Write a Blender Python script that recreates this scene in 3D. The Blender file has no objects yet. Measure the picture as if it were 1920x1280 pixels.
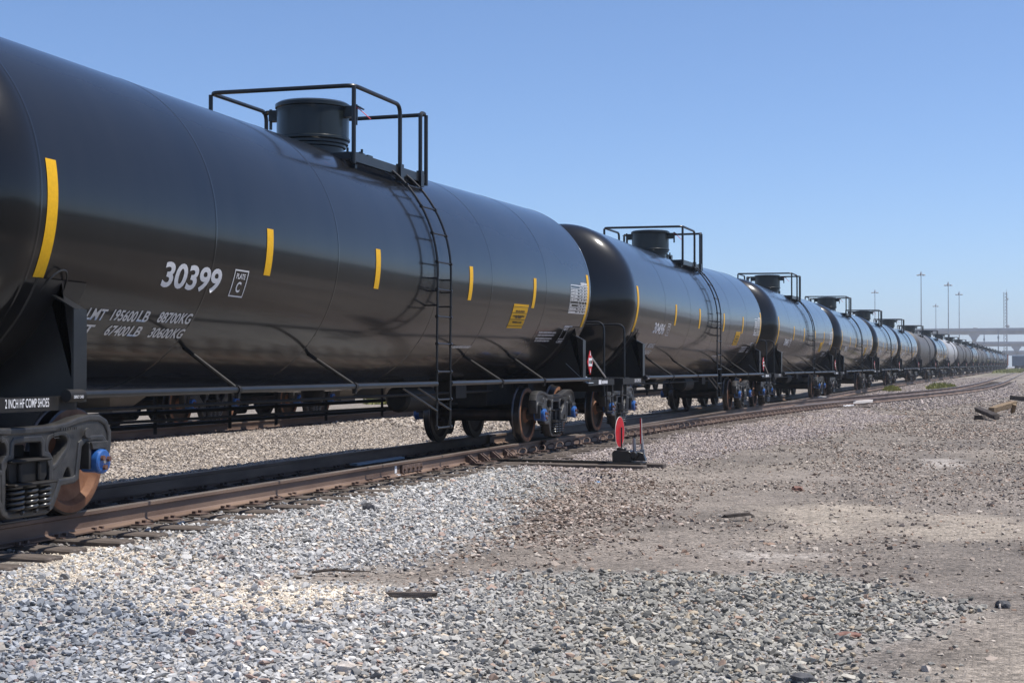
import bpy, bmesh, math, random
import numpy as np
from mathutils import Matrix, Vector, Quaternion
random.seed(7); RNG = np.random.default_rng(11)
PI = math.pi
S = bpy.context.scene
COL = S.collection

# ------------------------------------------------------------------ camera
YAW, PITCH = 0.32403834, 0.01688398
cam = bpy.data.cameras.new('camera'); cam.sensor_width = 36; cam.lens = 36*2773.946/1920
cam.clip_start = 0.1; cam.clip_end = 6000
camo = bpy.data.objects.new('camera', cam); COL.objects.link(camo)
fw = Vector((-math.sin(YAW)*math.cos(PITCH), math.cos(YAW)*math.cos(PITCH), math.sin(PITCH)))
rt = Vector((math.cos(YAW), math.sin(YAW), 0)); up = rt.cross(fw)
R3 = Matrix((rt, up, -fw)).transposed()
camo.matrix_world = Matrix.Translation((8.39666, -17.0283, 1.25569)) @ R3.to_4x4()
S.camera = camo
# ------------------------------------------------------------------ light
SUN = Vector((0.382, 0.112, 0.917)).normalized()
w = bpy.data.worlds.new('World'); S.world = w; w.use_nodes = True
nt = w.node_tree; nt.nodes.clear()
sky = nt.nodes.new('ShaderNodeTexSky'); sky.sky_type = 'NISHITA'; sky.sun_disc = False
sky.sun_elevation = math.asin(SUN.z); sky.sun_rotation = math.atan2(SUN.x, SUN.y)
sky.air_density = 1.0; sky.dust_density = 4.0; sky.ozone_density = 8.0; sky.altitude = 2500
bg = nt.nodes.new('ShaderNodeBackground'); bg.inputs[1].default_value = 0.13
wo = nt.nodes.new('ShaderNodeOutputWorld')
hs = nt.nodes.new('ShaderNodeHueSaturation'); hs.inputs['Saturation'].default_value = 1.0
nt.links.new(sky.outputs[0], hs.inputs['Color']); nt.links.new(hs.outputs[0], bg.inputs[0]); nt.links.new(bg.outputs[0], wo.inputs[0])
sl = bpy.data.lights.new('sun', 'SUN'); sl.energy = 4.8; sl.angle = math.radians(0.53); sl.color = (1, .95, .88)
so = bpy.data.objects.new('sun', sl); COL.objects.link(so)
so.rotation_mode = 'QUATERNION'; so.rotation_quaternion = SUN.to_track_quat('Z', 'Y'); so.location = (0, 0, 60)
S.view_settings.view_transform = 'Standard'; S.view_settings.look = 'None'
S.view_settings.exposure = 0.34; S.view_settings.gamma = 1.0
S.cycles.max_bounces = 6; S.cycles.diffuse_bounces = 3; S.cycles.glossy_bounces = 3
S.cycles.caustics_reflective = False; S.cycles.caustics_refractive = False

# ------------------------------------------------------------------ materials
def mat(name, col, rough=.5, metal=0., col2=None, scale=6., bump=0., bscale=40., coat=0., coat_r=.1, stretch=None, spec=.5, contrast=(.35, .65)):
    m = bpy.data.materials.new(name); m.use_nodes = True
    n = m.node_tree.nodes; l = m.node_tree.links; b = n['Principled BSDF']
    b.inputs['Base Color'].default_value = (*col, 1); b.inputs['Roughness'].default_value = rough
    b.inputs['Metallic'].default_value = metal; b.inputs['Coat Weight'].default_value = coat
    b.inputs['Coat Roughness'].default_value = coat_r; b.inputs['Specular IOR Level'].default_value = spec
    tc = n.new('ShaderNodeTexCoord'); src = tc.outputs['Object']
    if stretch:
        mp = n.new('ShaderNodeMapping'); mp.inputs['Scale'].default_value = stretch
        l.new(src, mp.inputs[0]); src = mp.outputs[0]
    if col2:
        nz = n.new('ShaderNodeTexNoise'); nz.inputs['Scale'].default_value = scale; nz.inputs['Detail'].default_value = 6
        l.new(src, nz.inputs['Vector'])
        r = n.new('ShaderNodeValToRGB'); r.color_ramp.elements[0].position = contrast[0]; r.color_ramp.elements[1].position = contrast[1]
        r.color_ramp.elements[0].color = (*col, 1); r.color_ramp.elements[1].color = (*col2, 1)
        l.new(nz.outputs[0], r.inputs[0]); l.new(r.outputs[0], b.inputs['Base Color'])
    if bump:
        bz = n.new('ShaderNodeTexNoise'); bz.inputs['Scale'].default_value = bscale; bz.inputs['Detail'].default_value = 4
        l.new(src, bz.inputs['Vector'])
        bp = n.new('ShaderNodeBump'); bp.inputs['Strength'].default_value = bump; bp.inputs['Distance'].default_value = .02
        l.new(bz.outputs[0], bp.inputs['Height']); l.new(bp.outputs[0], b.inputs['Normal'])
    return m
M = {}
M['tank'] = mat('black_tank_paint', (.006, .006, .0065), .36, col2=(.011, .0108, .0108), scale=1.0, coat=.86, coat_r=.118, bump=.010, bscale=1.3, spec=.06, stretch=(.35, 1.6, .35))
M['tank_matt'] = mat('weathered_tank_paint', (.055, .05, .045), .6, col2=(.10, .09, .08), scale=1.5, coat=.15, coat_r=.35)
M['tank_pale'] = mat('pale_grey_tank_paint', (.30, .29, .28), .5, col2=(.36, .35, .34), scale=2., coat=.3, coat_r=.3)
M['black'] = mat('black_frame_paint', (.010, .010, .011), .4, col2=(.016, .016, .016), scale=5., coat=.22, coat_r=.22, spec=.35)
M['matt'] = mat('dusty_black_steel', (.009, .0085, .0085), .6, col2=(.020, .0175, .0155), scale=7., spec=.3)
M['dome'] = mat('dome_black_paint', (.008, .012, .013), .35, coat=.35, coat_r=.15, col2=(.012, .016, .015), scale=4., spec=.3)
M['cast'] = mat('cast_truck_steel', (.018, .018, .0195), .5, col2=(.042, .040, .0385), scale=9., bump=.15, bscale=70., coat=.25, coat_r=.35)
M['rust'] = mat('orange_wheel_rust', (.15, .058, .026), .78, col2=(.27, .135, .072), scale=9., bump=.1, bscale=60., contrast=(.3, .75))
M['dark_brown'] = mat('greasy_brown_wheel_web', (.022, .014, .011), .6, col2=(.055, .032, .022), scale=5.)  # dark brown for wheel webs and axles
M['tread'] = mat('dark_wheel_tread', (.05, .05, .055), .28, .8, col2=(.08, .07, .065), scale=12.)
M['blue'] = mat('blue_bearing_cap', (.018, .085, .30), .35, col2=(.025, .12, .38), scale=20., coat=.4)
M['blue_dirty'] = mat('grimy_blue_bearing_cap', (.02, .035, .07), .5, col2=(.03, .03, .035), scale=12.)  # darker cap colour for the farther cars
M['bolt'] = mat('brown_bolt', (.09, .04, .03), .6, col2=(.16, .08, .05), scale=40.)
M['silver'] = mat('bright_metal', (.6, .6, .6), .3, .9)
M['spring'] = mat('black_spring_steel', (.03, .03, .03), .28, .2, coat=.6, coat_r=.15)
M['yellow'] = mat('yellow_reflective_tape', (.76, .42, .004), .5, col2=(.68, .37, .004), scale=30., spec=.3)
M['white'] = mat('white_stencil_paint', (.62, .62, .64), .5, col2=(.70, .70, .71), scale=30.)
M['dim'] = mat('grey_stencil_paint', (.60, .60, .61), .55)
M['ink'] = mat('black_print', (.03, .025, .01), .5)
M['red'] = mat('red_enamel', (.42, .008, .014), .5, col2=(.50, .014, .02), scale=14., spec=.25)
M['redplast'] = mat('red_seal_wire', (.7, .03, .08), .4)
M['rail'] = mat('brown_rail_steel', (.105, .064, .046), .62, .1, col2=(.22, .15, .11), scale=3., bump=.1, bscale=50., stretch=(1, .25, 1))
M['railhead'] = mat('worn_rail_head', (.20, .16, .13), .36, .55, col2=(.33, .28, .24), scale=4., stretch=(1, .2, 1))
M['tie'] = mat('weathered_sleeper_wood', (.055, .043, .036), .85, col2=(.135, .108, .09), scale=10., bump=.5, bscale=30., stretch=(.25, 2.5, 2.5))
M['plate'] = mat('rusty_tie_plate', (.07, .042, .032), .7, col2=(.15, .10, .08), scale=20.)
M['tan_wood'] = mat('tan_timber', (.13, .085, .045), .85, col2=(.24, .17, .10), scale=10., stretch=(2, .3, 2))
M['dark_wood'] = mat('dark_timber', (.03, .022, .018), .85, col2=(.07, .055, .045), scale=12.)
M['concrete'] = mat('bridge_concrete', (.42, .41, .40), .85, col2=(.52, .50, .49), scale=.2)
M['galv'] = mat('galvanised_steel', (.24, .25, .27), .5, .3)
M['carwhite'] = mat('white_car_paint', (.8, .8, .8), .3, coat=.5)
M['glass'] = mat('dark_car_glass', (.02, .025, .03), .1)
M['rubber'] = mat('black_rubber', (.02, .02, .02), .8)
M['box_orange'] = mat('orange_boxcar_paint', (.26, .085, .035), .65, col2=(.32, .13, .06), scale=1.)
M['box_white'] = mat('white_boxcar_paint', (.62, .6, .56), .6)
M['blue_grey'] = mat('blue_grey_car_paint', (.075, .105, .15), .6, col2=(.10, .14, .19), scale=.5)
M['hopper'] = mat('grey_hopper_paint', (.16, .145, .125), .6, col2=(.22, .20, .18), scale=1.2)
M['leaf'] = mat('weed_leaf', (.26, .27, .07), .7, col2=(.42, .40, .14), scale=20.)
M['treeleaf'] = mat('tree_leaf', (.035, .06, .02), .8, col2=(.06, .09, .03), scale=.8)
M['bark'] = mat('tree_bark', (.07, .05, .04), .9)
M['pale'] = mat('pale_plank', (.55, .5, .46), .7, col2=(.68, .64, .6), scale=12.)
M['paleblue'] = mat('bluish_plate', (.22, .27, .32), .55, col2=(.28, .32, .36), scale=9.)
M['rock_dark'] = mat('dark_rock', (.045, .045, .05), .8, col2=(.09, .09, .095), scale=30., bump=.4)
M['rock_red'] = mat('red_brown_rock', (.16, .075, .055), .8, col2=(.22, .12, .09), scale=30., bump=.4)
M['rock_pale'] = mat('pale_rock', (.42, .37, .32), .8, col2=(.55, .5, .45), scale=30., bump=.4)
M['scrap'] = mat('blue_scrap', (.10, .3, .6), .5)

def attr_mat(name, texture):
    m = bpy.data.materials.new(name); m.use_nodes = True
    n = m.node_tree.nodes; l = m.node_tree.links; b = n['Principled BSDF']
    b.inputs['Roughness'].default_value = .88; b.inputs['Specular IOR Level'].default_value = .3
    a = n.new('ShaderNodeAttribute'); a.attribute_name = 'tint'; src = a.outputs['Color']
    tc = n.new('ShaderNodeTexCoord')
    if not texture:
        nz = n.new('ShaderNodeTexNoise'); nz.inputs['Scale'].default_value = 90; nz.inputs['Detail'].default_value = 3
        l.new(tc.outputs['Object'], nz.inputs['Vector'])
        mr = n.new('ShaderNodeMapRange'); mr.inputs['To Min'].default_value = .7; mr.inputs['To Max'].default_value = 1.3
        l.new(nz.outputs[0], mr.inputs[0]); k = mr.outputs[0]
        mx = n.new('ShaderNodeVectorMath'); mx.operation = 'SCALE'; l.new(src, mx.inputs[0]); l.new(k, mx.inputs['Scale'])
        l.new(mx.outputs[0], b.inputs['Base Color'])
        return m
    def vor(scale, lo, hi):
        v = n.new('ShaderNodeTexVoronoi'); v.inputs['Scale'].default_value = scale; v.inputs['Randomness'].default_value = 1
        l.new(tc.outputs['Object'], v.inputs['Vector'])
        sp = n.new('ShaderNodeSeparateColor'); l.new(v.outputs['Color'], sp.inputs[0])
        mr = n.new('ShaderNodeMapRange'); mr.inputs['To Min'].default_value = lo; mr.inputs['To Max'].default_value = hi
        l.new(sp.outputs[0], mr.inputs[0]); return v, mr.outputs[0]
    v1, k1 = vor(26, .62, 1.38); v2, k2 = vor(75, .72, 1.28)
    nz = n.new('ShaderNodeTexNoise'); nz.inputs['Scale'].default_value = 1.1; nz.inputs['Detail'].default_value = 8; nz.inputs['Roughness'].default_value = .65
    l.new(tc.outputs['Object'], nz.inputs['Vector'])
    mr = n.new('ShaderNodeMapRange'); mr.inputs[1].default_value = .3; mr.inputs[2].default_value = .7
    mr.inputs['To Min'].default_value = .78; mr.inputs['To Max'].default_value = 1.2; l.new(nz.outputs[0], mr.inputs[0])
    def mul(x, y):
        q = n.new('ShaderNodeMath'); q.operation = 'MULTIPLY'; l.new(x, q.inputs[0]); l.new(y, q.inputs[1]); return q.outputs[0]
    k = mul(mul(k1, k2), mr.outputs[0])
    mx = n.new('ShaderNodeVectorMath'); mx.operation = 'SCALE'; l.new(src, mx.inputs[0]); l.new(k, mx.inputs['Scale'])
    l.new(mx.outputs[0], b.inputs['Base Color'])
    ad = n.new('ShaderNodeMath'); ad.operation = 'MULTIPLY_ADD'; ad.inputs[1].default_value = .45
    l.new(v2.outputs['Distance'], ad.inputs[0]); l.new(v1.outputs['Distance'], ad.inputs[2])
    iv = n.new('ShaderNodeMath'); iv.operation = 'MULTIPLY'; iv.inputs[1].default_value = -1; l.new(ad.outputs[0], iv.inputs[0])
    bp = n.new('ShaderNodeBump'); bp.inputs['Strength'].default_value = .8; bp.inputs['Distance'].default_value = .025
    l.new(iv.outputs[0], bp.inputs['Height']); l.new(bp.outputs[0], b.inputs['Normal'])
    return m
M['ground'] = attr_mat('stony_ground', True)
M['stone'] = attr_mat('crushed_stone', False)

# ------------------------------------------------------------------ mesh helpers
class MB:
    def __init__(s): s.v = []; s.f = []; s.m = []
    def add(s, vs, fs, mi=0):
        o = len(s.v); s.v += [tuple(p) for p in vs]; s.f += [tuple(i+o for i in f) for f in fs]; s.m += [mi]*len(fs); return s
    def box(s, x0, x1, y0, y1, z0, z1, mi=0):
        return s.add([(x0,y0,z0),(x1,y0,z0),(x1,y1,z0),(x0,y1,z0),(x0,y0,z1),(x1,y0,z1),(x1,y1,z1),(x0,y1,z1)],
                     [(0,3,2,1),(4,5,6,7),(0,1,5,4),(1,2,6,5),(2,3,7,6),(3,0,4,7)], mi)
    def tube(s, path, r, n=8, mi=0, cap=True):
        P = [Vector(p) for p in path]; N = len(P); vs = []
        T = []
        for i in range(N):
            t = (P[min(i+1, N-1)]-P[max(i-1, 0)]).normalized(); T.append(t)
        a = Vector((0,0,1)) if abs(T[0].z) < .9 else Vector((1,0,0))
        u = T[0].cross(a).normalized()
        for i in range(N):
            if i: u = (u - T[i]*u.dot(T[i])).normalized()
            b = T[i].cross(u)
            rr = r[i] if isinstance(r, (list, tuple)) else r
            for k in range(n):
                an = 2*PI*k/n; vs.append(P[i]+(u*math.cos(an)+b*math.sin(an))*rr)
        fs = [(i*n+k, i*n+(k+1) % n, (i+1)*n+(k+1) % n, (i+1)*n+k) for i in range(N-1) for k in range(n)]
        if cap: fs += [tuple(range(n-1, -1, -1)), tuple(range((N-1)*n, N*n))]
        return s.add(vs, fs, mi)
    def lathe(s, prof, axis='z', c=(0,0,0), n=24, mi=0, mis=None):
        """prof: list of (axial, radius)"""
        vs = []
        for (h, r) in prof:
            for k in range(n):
                a = 2*PI*k/n; ca, sa = r*math.cos(a), r*math.sin(a)
                p = {'z': (ca, sa, h), 'x': (h, ca, sa), 'y': (sa, h, ca)}[axis]
                vs.append((p[0]+c[0], p[1]+c[1], p[2]+c[2]))
        o = len(s.v); s.v += vs
        for i in range(len(prof)-1):
            for k in range(n):
                s.f.append((o+i*n+k, o+i*n+(k+1) % n, o+(i+1)*n+(k+1) % n, o+(i+1)*n+k)); s.m.append(mis[i] if mis else mi)
        s.f.append(tuple(o+k for k in range(n-1, -1, -1))); s.m.append(mis[0] if mis else mi)
        s.f.append(tuple(o+(len(prof)-1)*n+k for k in range(n))); s.m.append(mis[-1] if mis else mi)
        return s
    def prism(s, poly, axis, a0, a1, mi=0):
        """poly in the two other axes, extruded along axis"""
        n = len(poly)
        def P(p, a): return {'x': (a, p[0], p[1]), 'y': (p[0], a, p[1]), 'z': (p[0], p[1], a)}[axis]
        return s.add([P(p, a0) for p in poly]+[P(p, a1) for p in poly],
                     [tuple(range(n-1, -1, -1)), tuple(range(n, 2*n))]+[(i, (i+1) % n, n+(i+1) % n, n+i) for i in range(n)], mi)
    def mesh(s, name, mats, smooth=35, fix=True, bevel=0):
        me = bpy.data.meshes.new(name); me.from_pydata(s.v, [], s.f)
        for m in (mats if isinstance(mats, (list, tuple)) else [mats]): me.materials.append(m)
        me.polygons.foreach_set('material_index', s.m)
        bm = bmesh.new(); bm.from_mesh(me)
        if fix: bmesh.ops.recalc_face_normals(bm, faces=bm.faces)
        if bevel: bmesh.ops.bevel(bm, geom=list(bm.edges), offset=bevel, segments=1, affect='EDGES', profile=.6)
        bm.to_mesh(me); bm.free()
        if smooth:
            me.polygons.foreach_set('use_smooth', [True]*len(me.polygons)); me.set_sharp_from_angle(angle=math.radians(smooth))
        me.update(); return me

def rpath(pts, r=.08, n=5):
    """round the inner corners of a polyline"""
    P = [Vector(p) for p in pts]; out = [P[0]]
    for i in range(1, len(P)-1):
        a = (P[i-1]-P[i]); b = (P[i+1]-P[i]); q = min(r, a.length*.49, b.length*.49)
        A = P[i]+a.normalized()*q; B = P[i]+b.normalized()*q
        for k in range(n+1):
            t = k/n; out.append(A*(1-t)**2+P[i]*2*t*(1-t)+B*t*t)
    out.append(P[-1]); return out
def ob(name, me, parent=None, loc=(0,0,0)):
    o = bpy.data.objects.new(name, me); COL.objects.link(o); o.location = loc
    if parent: o.parent = parent
    return o
def tag(o, label=None, cat=None, group=None, kind=None):
    if label: o['label'] = label
    if cat: o['category'] = cat
    if group: o['group'] = group
    if kind: o['kind'] = kind
    return o
def empty(name, loc=(0,0,0), rz=0):
    o = bpy.data.objects.new(name, None); COL.objects.link(o); o.location = loc; o.rotation_euler = (0,0,rz); return o
KIDS = {}
def kids(o): return [c for c in o.children]
def copy_tree(o, parent=None):
    c = o.copy(); COL.objects.link(c)
    if parent: c.parent = parent
    for ch in kids(o): copy_tree(ch, c)
    return c
def curve_mesh(polys, extrude, bevel, name, material, axis='x'):
    """flat outline with holes, thickened; outline coords become (Y,Z)"""
    cu = bpy.data.curves.new('outline', 'CURVE'); cu.dimensions = '2D'; cu.fill_mode = 'BOTH'
    cu.extrude = extrude; cu.bevel_depth = bevel; cu.bevel_resolution = 1
    for p in polys:
        sp = cu.splines.new('POLY'); sp.points.add(len(p)-1); sp.use_cyclic_u = True
        for q, (a, b) in zip(sp.points, p): q.co = (a, b, 0, 1)
    t = bpy.data.objects.new('outline', cu); COL.objects.link(t); bpy.context.view_layer.update()
    me = bpy.data.meshes.new_from_object(t.evaluated_get(bpy.context.evaluated_depsgraph_get()))
    bpy.data.objects.remove(t); bpy.data.curves.remove(cu)
    me.transform(Matrix(((0,0,1,0),(1,0,0,0),(0,1,0,0),(0,0,0,1))))
    me.name = name; me.materials.clear(); me.materials.append(material)
    me.polygons.foreach_set('use_smooth', [True]*len(me.polygons)); me.set_sharp_from_angle(angle=math.radians(30))
    return me
def text_bm(body, size, sx=.78, bold=.0, align='LEFT', spacing=1.0):
    cu = bpy.data.curves.new('words', 'FONT'); cu.body = body; cu.size = size; cu.offset = bold; cu.align_x = align
    cu.space_character = spacing; cu.resolution_u = 4
    t = bpy.data.objects.new('words', cu); COL.objects.link(t); bpy.context.view_layer.update()
    me = bpy.data.meshes.new_from_object(t.evaluated_get(bpy.context.evaluated_depsgraph_get()))
    bpy.data.objects.remove(t); bpy.data.curves.remove(cu)
    bm = bmesh.new(); bm.from_mesh(me); bpy.data.meshes.remove(me)
    for v in bm.verts: v.co.x *= sx
    return bm
def fit_text(body, wd, ht, bold=.012):
    """lettering stretched to a given width and cap height, lower left corner at the origin"""
    bm = text_bm(body, 1., 1., bold*2.5, spacing=1.0)
    X = [v.co.x for v in bm.verts]; Y = [v.co.y for v in bm.verts]; a, b, c, d = min(X), max(X), min(Y), max(Y)
    for v in bm.verts: v.co.x = (v.co.x-a)/(b-a)*wd; v.co.y = (v.co.y-c)/(d-c)*ht
    return bm
def smooth_curve(P, n=4):
    """closed Catmull-Rom through 2-D points"""
    out = []; N = len(P)
    for i in range(N):
        p0, p1, p2, p3 = P[i-1], P[i], P[(i+1) % N], P[(i+2) % N]
        for k in range(n):
            t = k/n
            out.append(tuple(.5*((2*p1[j])+(-p0[j]+p2[j])*t+(2*p0[j]-5*p1[j]+4*p2[j]-p3[j])*t*t+(-p0[j]+3*p1[j]-3*p2[j]+p3[j])*t**3) for j in (0, 1)))
    return out

# ------------------------------------------------------------------ the lie of the land
L = 18.72                                                          # coupled length of a tank car
def zt(y): return .0013*np.clip(np.asarray(y, float)-50, 0, 350)    # the line climbs slightly
def xt(y):                                                         # and swings a little to the right
    y = np.asarray(y, float)
    return np.where(y < 80, 0, np.where(y < 102, .0206/44*(y-80)**2, .0206*(y-91)))
DY = np.array([-40, 3.5, 9, 15, 19, 22.9, 26.5, 30, 33.5, 37, 43.4, 52.9, 63.6, 71, 79, 93, 109, 140, 175, 260, 402, 700])
DX = np.array([.717, .717, .78, .93, 1.09, 1.31, 1.55, 1.82, 2.12, 2.45, 3.14, 4.35, 5.65, 6.4, 7.0, 7.6, 8.05, 8.7, 9.4, 11.1, 14.2, 20.3])
def xd(y): return np.interp(y, DY, DX)                             # outer rail of the diverging track
T2X = -8.5
def vnoise(x, y, seed=0):
    xi = np.floor(x).astype(int); yi = np.floor(y).astype(int); fx = x-xi; fy = y-yi
    fx = fx*fx*(3-2*fx); fy = fy*fy*(3-2*fy)
    def h(a, b):
        n = (a*374761393+b*668265263+seed*1442695041) & 0xffffffff
        n = ((n ^ (n >> 13))*1274126177) & 0xffffffff
        return ((n ^ (n >> 16)) & 0xffff)/65535.
    return (h(xi, yi)*(1-fx)+h(xi+1, yi)*fx)*(1-fy)+(h(xi, yi+1)*(1-fx)+h(xi+1, yi+1)*fx)*fy
def fbm(x, y, o=4, seed=0):
    a = 0; s = 0; am = 1.
    for i in range(o):
        a = a+am*vnoise(x*2**i, y*2**i, seed+i); s += am; am *= .5
    return a/s
def sstep(a, b, x): t = np.clip((x-a)/(b-a), 0, 1); return t*t*(3-2*t)
def height(x, y):
    x = np.asarray(x, float); y = np.asarray(y, float); cx = xt(y)
    stand = np.exp(-((y-4.4)/1.3)**2)*2.1
    xr = np.where((y > 3) & (y < 75), np.maximum(1.75+stand, xd(y)+.8), np.where(y >= 75, 1.6+cx, 1.75))
    h = -.222 - .11*sstep(xr, xr+1.7, x)
    h = h - .035*np.exp(-((y-4.4)/.9)**2)*sstep(1.6, 2.4, x)*(1-sstep(3.6, 4.6, x))
    # flanks toward the second track
    h = h - .06*sstep(1.6, 3.6, cx-x) + .10*sstep(4.2, 6.2, cx-x)
    far = sstep(90, 160, y)*sstep(1.8, 3., x-cx)*(1-sstep(1.0, 2.0, x-xd(y)))
    h = h + .22*far
    h = h + .10*sstep(70, 80, y)*(1-sstep(1.5, 2.6, np.abs(x-xd(y)+.7)))*(1-far)
    rough = np.where(x > 2.2, 1., .45)
    h = h + rough*.05*(fbm(x*.8, y*.8, 4, 3)-.5) + .018*(fbm(x*5, y*5, 3, 9)-.5)
    return h + zt(y)

POLY = dict(
 grey=[(1.09,-9.62),(.95,-7.36),(1.01,-5.17),(.86,-1.54),(.94,1.56),(1.23,3.57),(1.82,3.77),(2.63,1.94),(3.0,-.46),(3.82,-2.73),(3.86,-4.43),(3.98,-5.41),(3.73,-5.86),(3.57,-6.74),(4.2,-6.97),(4.55,-6.35),(5.26,-5.85),(6.08,-5.74),(6.76,-5.35),(7.44,-5.74),(7.98,-6.86),(7.92,-7.73),(7.83,-8.65),(7.82,-9.64),(7.87,-14),(1.5,-14)],
 c1=[(.61,-7.25),(.69,-6.32),(1.53,-6.41),(2.45,-7.26),(2.49,-8.22),(2.09,-8.84)],
 c2=[(2.86,-7.57),(3.33,-6.97),(3.97,-7.05),(4.3,-7.61),(4.05,-8.41),(3.64,-8.77),(3.09,-8.51)],
 t1=[(5.69,-.27),(6.65,.76),(7.3,-.7),(7.2,-2.86),(6.54,-3.08)],
 t2=[(7.41,-2.31),(7.68,-.57),(8.54,-.28),(8.9,-2.29),(8.2,-2.98),(7.73,-2.91)],
 t3=[(6.23,-4.46),(6.95,-4.1),(7.16,-4.45),(6.78,-4.83),(6.35,-4.87)],
 t5=[(8.3,-7.4),(8.05,-9.0),(7.95,-13),(11,-13),(11,-7.6)],
 t6=[(7.6,12.5),(9.3,13.5),(10.5,9.5),(8.2,8.6)],
 t7=[(4.2,6.5),(5.6,9),(6.0,7.4),(4.9,5.2)],
 t4=[(6.99,9.13),(7.51,9.31),(7.7,7.36),(7.2,6.67)],
 pink=[(1.5,3.6),(1.5,8.6),(1.2,20),(2.6,39),(5.35,30.9),(3.84,13.3),(3.22,6.1),(3.25,2.6),(2.7,2.0)])
def sdf(P, x, y):
    """signed distance to a polygon, positive inside"""
    P = np.array(P); ins = np.zeros(x.shape, bool); d = np.full(x.shape, 1e9)
    for i in range(len(P)):
        a = P[i-1]; b = P[i]; e = b-a; t = np.clip(((x-a[0])*e[0]+(y-a[1])*e[1])/(e@e), 0, 1)
        d = np.minimum(d, np.hypot(x-a[0]-t*e[0], y-a[1]-t*e[1]))
        c = ((a[1] > y) != (b[1] > y)); c &= x < (b[0]-a[0])*(y-a[1])/((b[1]-a[1]) if b[1] != a[1] else 1e-9)+a[0]
        ins ^= c
    return np.where(ins, d, -d)
def zones(x, y):
    j = (fbm(x*1.3, y*1.3, 4, 21)-.5)*1.1
    z = {}
    for k, wd in (('grey', .5), ('c1', .65), ('c2', .6), ('t1', .5), ('t2', .45), ('t3', .3), ('t4', .4), ('t5', .6), ('t6', .8), ('t7', .6), ('pink', .5)):
        z[k] = sstep(-wd, wd, sdf(POLY[k], x, y)+j*(.95 if k == 'grey' else .9)-(.22 if k == 'grey' else 0))
    z['mid'] = 1-sstep(-.2, .5, x-xt(y)-np.where(y > 3, xd(np.minimum(y, 60))-.2-xt(y)*(y > 60), 1.0)+j*.3)
    return z
GC = dict(base=(.192,.165,.141), grey=(.34,.328,.312), cream=(.62,.55,.45), tan=(.33,.283,.230), pale=(.44,.40,.36), pink=(.30,.26,.24), mid=(.24,.21,.18))
RUTS = [(30, -30, 38.5, .14), (30, -30, 36.8, .14), (-40, 60, 82, .16), (-40, 60, 83.7, .16), (15, 3, 8.6, .10), (15, 3, 8.2, .08), (60, 10, 53.2, .15), (60, 10, 51.5, .15)]
def ground_tint(x, y):
    z = zones(x, y); c = np.tile(np.array(GC['base']), (len(x), 1))
    n = fbm(x*.35, y*.6, 5, 40)[:, None]; c = c*(.55+.9*n)
    rut = np.zeros(len(x))
    for (cx_, cy_, R_, w_) in RUTS: rut = np.maximum(rut, np.exp(-((np.hypot(x-cx_, y-cy_)-R_)/w_)**2))
    rut = rut*sstep(.38, .6, fbm(x*.5, y*.5, 3, 77))*(x > 3.2)
    c = c*(1-.24*rut[:, None])
    far = sstep(12, 45, y)[:, None]; c = c*(1-.0*far)
    def mix(c, k, wt): return c*(1-wt[:, None])+np.array(GC[k])*wt[:, None]
    c = mix(c, 'mid', z['mid']); c = mix(c, 'pink', z['pink']*.85); c = mix(c, 'grey', z['grey'])
    c = mix(c, 'cream', np.maximum(z['c1'], z['c2'])*z['grey']*.9)
    for k, a_ in (('t1', .85), ('t2', .85), ('t5', .5), ('t6', .45), ('t7', .4)): c = mix(c, 'tan', z[k]*a_)
    for k in ('t3', 't4'): c = mix(c, 'pale', z[k]*.8)
    g = sstep(150, 300, y)*sstep(1, 3, x-xt(y))*(1-sstep(3.5, 7, x-xt(y)))
    c = c*(1-.6*g[:, None])+np.array((.10, .13, .04))*.6*g[:, None]
    dk = sstep(9.5, 11.0, x-.02*np.maximum(y, 0)+.8*(n[:, 0]-.5))[:, None]  # unseen dark ground added right of the view to dim the tank's lower reflection
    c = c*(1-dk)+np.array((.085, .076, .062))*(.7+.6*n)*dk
    c = c*(1-.55*(sstep(14, 40, -x))[:, None])+np.array((.13, .14, .06))*(.55*sstep(14, 40, -x))[:, None]
    return c
def set_tint(me, c):
    a = me.attributes.new('tint', 'FLOAT_COLOR', 'POINT')
    a.data.foreach_set('color', np.concatenate([c, np.ones((len(c), 1))], 1).astype(np.float32).ravel())
def fast_mesh(name, V, F):
    me = bpy.data.meshes.new(name); k = F.shape[1]
    me.vertices.add(len(V)); me.vertices.foreach_set('co', V.astype(np.float32).ravel())
    me.loops.add(F.size); me.loops.foreach_set('vertex_index', F.astype(np.int32).ravel())
    me.polygons.add(len(F)); me.polygons.foreach_set('loop_start', np.arange(0, F.size, k, dtype=np.int32))
    me.update(calc_edges=True); me.shade_flat(); return me
xs = np.concatenate([[-3000,-1200,-500,-200,-80,-40,-24,-16,-12], np.arange(-10, -1.8, .25), np.arange(-1.8, 9.6, .06), np.arange(9.7, 15, .3), [16,20,26,40,80,200,500,1200,3000]])
ys = np.concatenate([[-3000,-800,-200,-60,-25], np.arange(-14, 6, .06), np.arange(6, 40, .2), np.arange(40, 130, 1.), np.arange(130, 440, 6.), [480,600,800,1200,3000]])
gx, gy = np.meshgrid(xs, ys, indexing='ij'); nx, ny = gx.shape
GX, GY = gx.ravel(), gy.ravel()
V = np.stack([GX, GY, height(GX, GY)], 1)
ii = (np.arange(nx-1)[:, None]*ny+np.arange(ny-1)[None, :]).ravel()
F = np.stack([ii, ii+ny, ii+ny+1, ii+1], 1)
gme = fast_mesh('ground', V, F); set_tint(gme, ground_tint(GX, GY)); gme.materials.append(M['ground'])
gme.polygons.foreach_set('use_smooth', np.ones(len(F), bool))
tag(ob('ground', gme), 'stony rail yard ground of grey gravel and brown dirt', 'ground', kind='structure')

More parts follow.
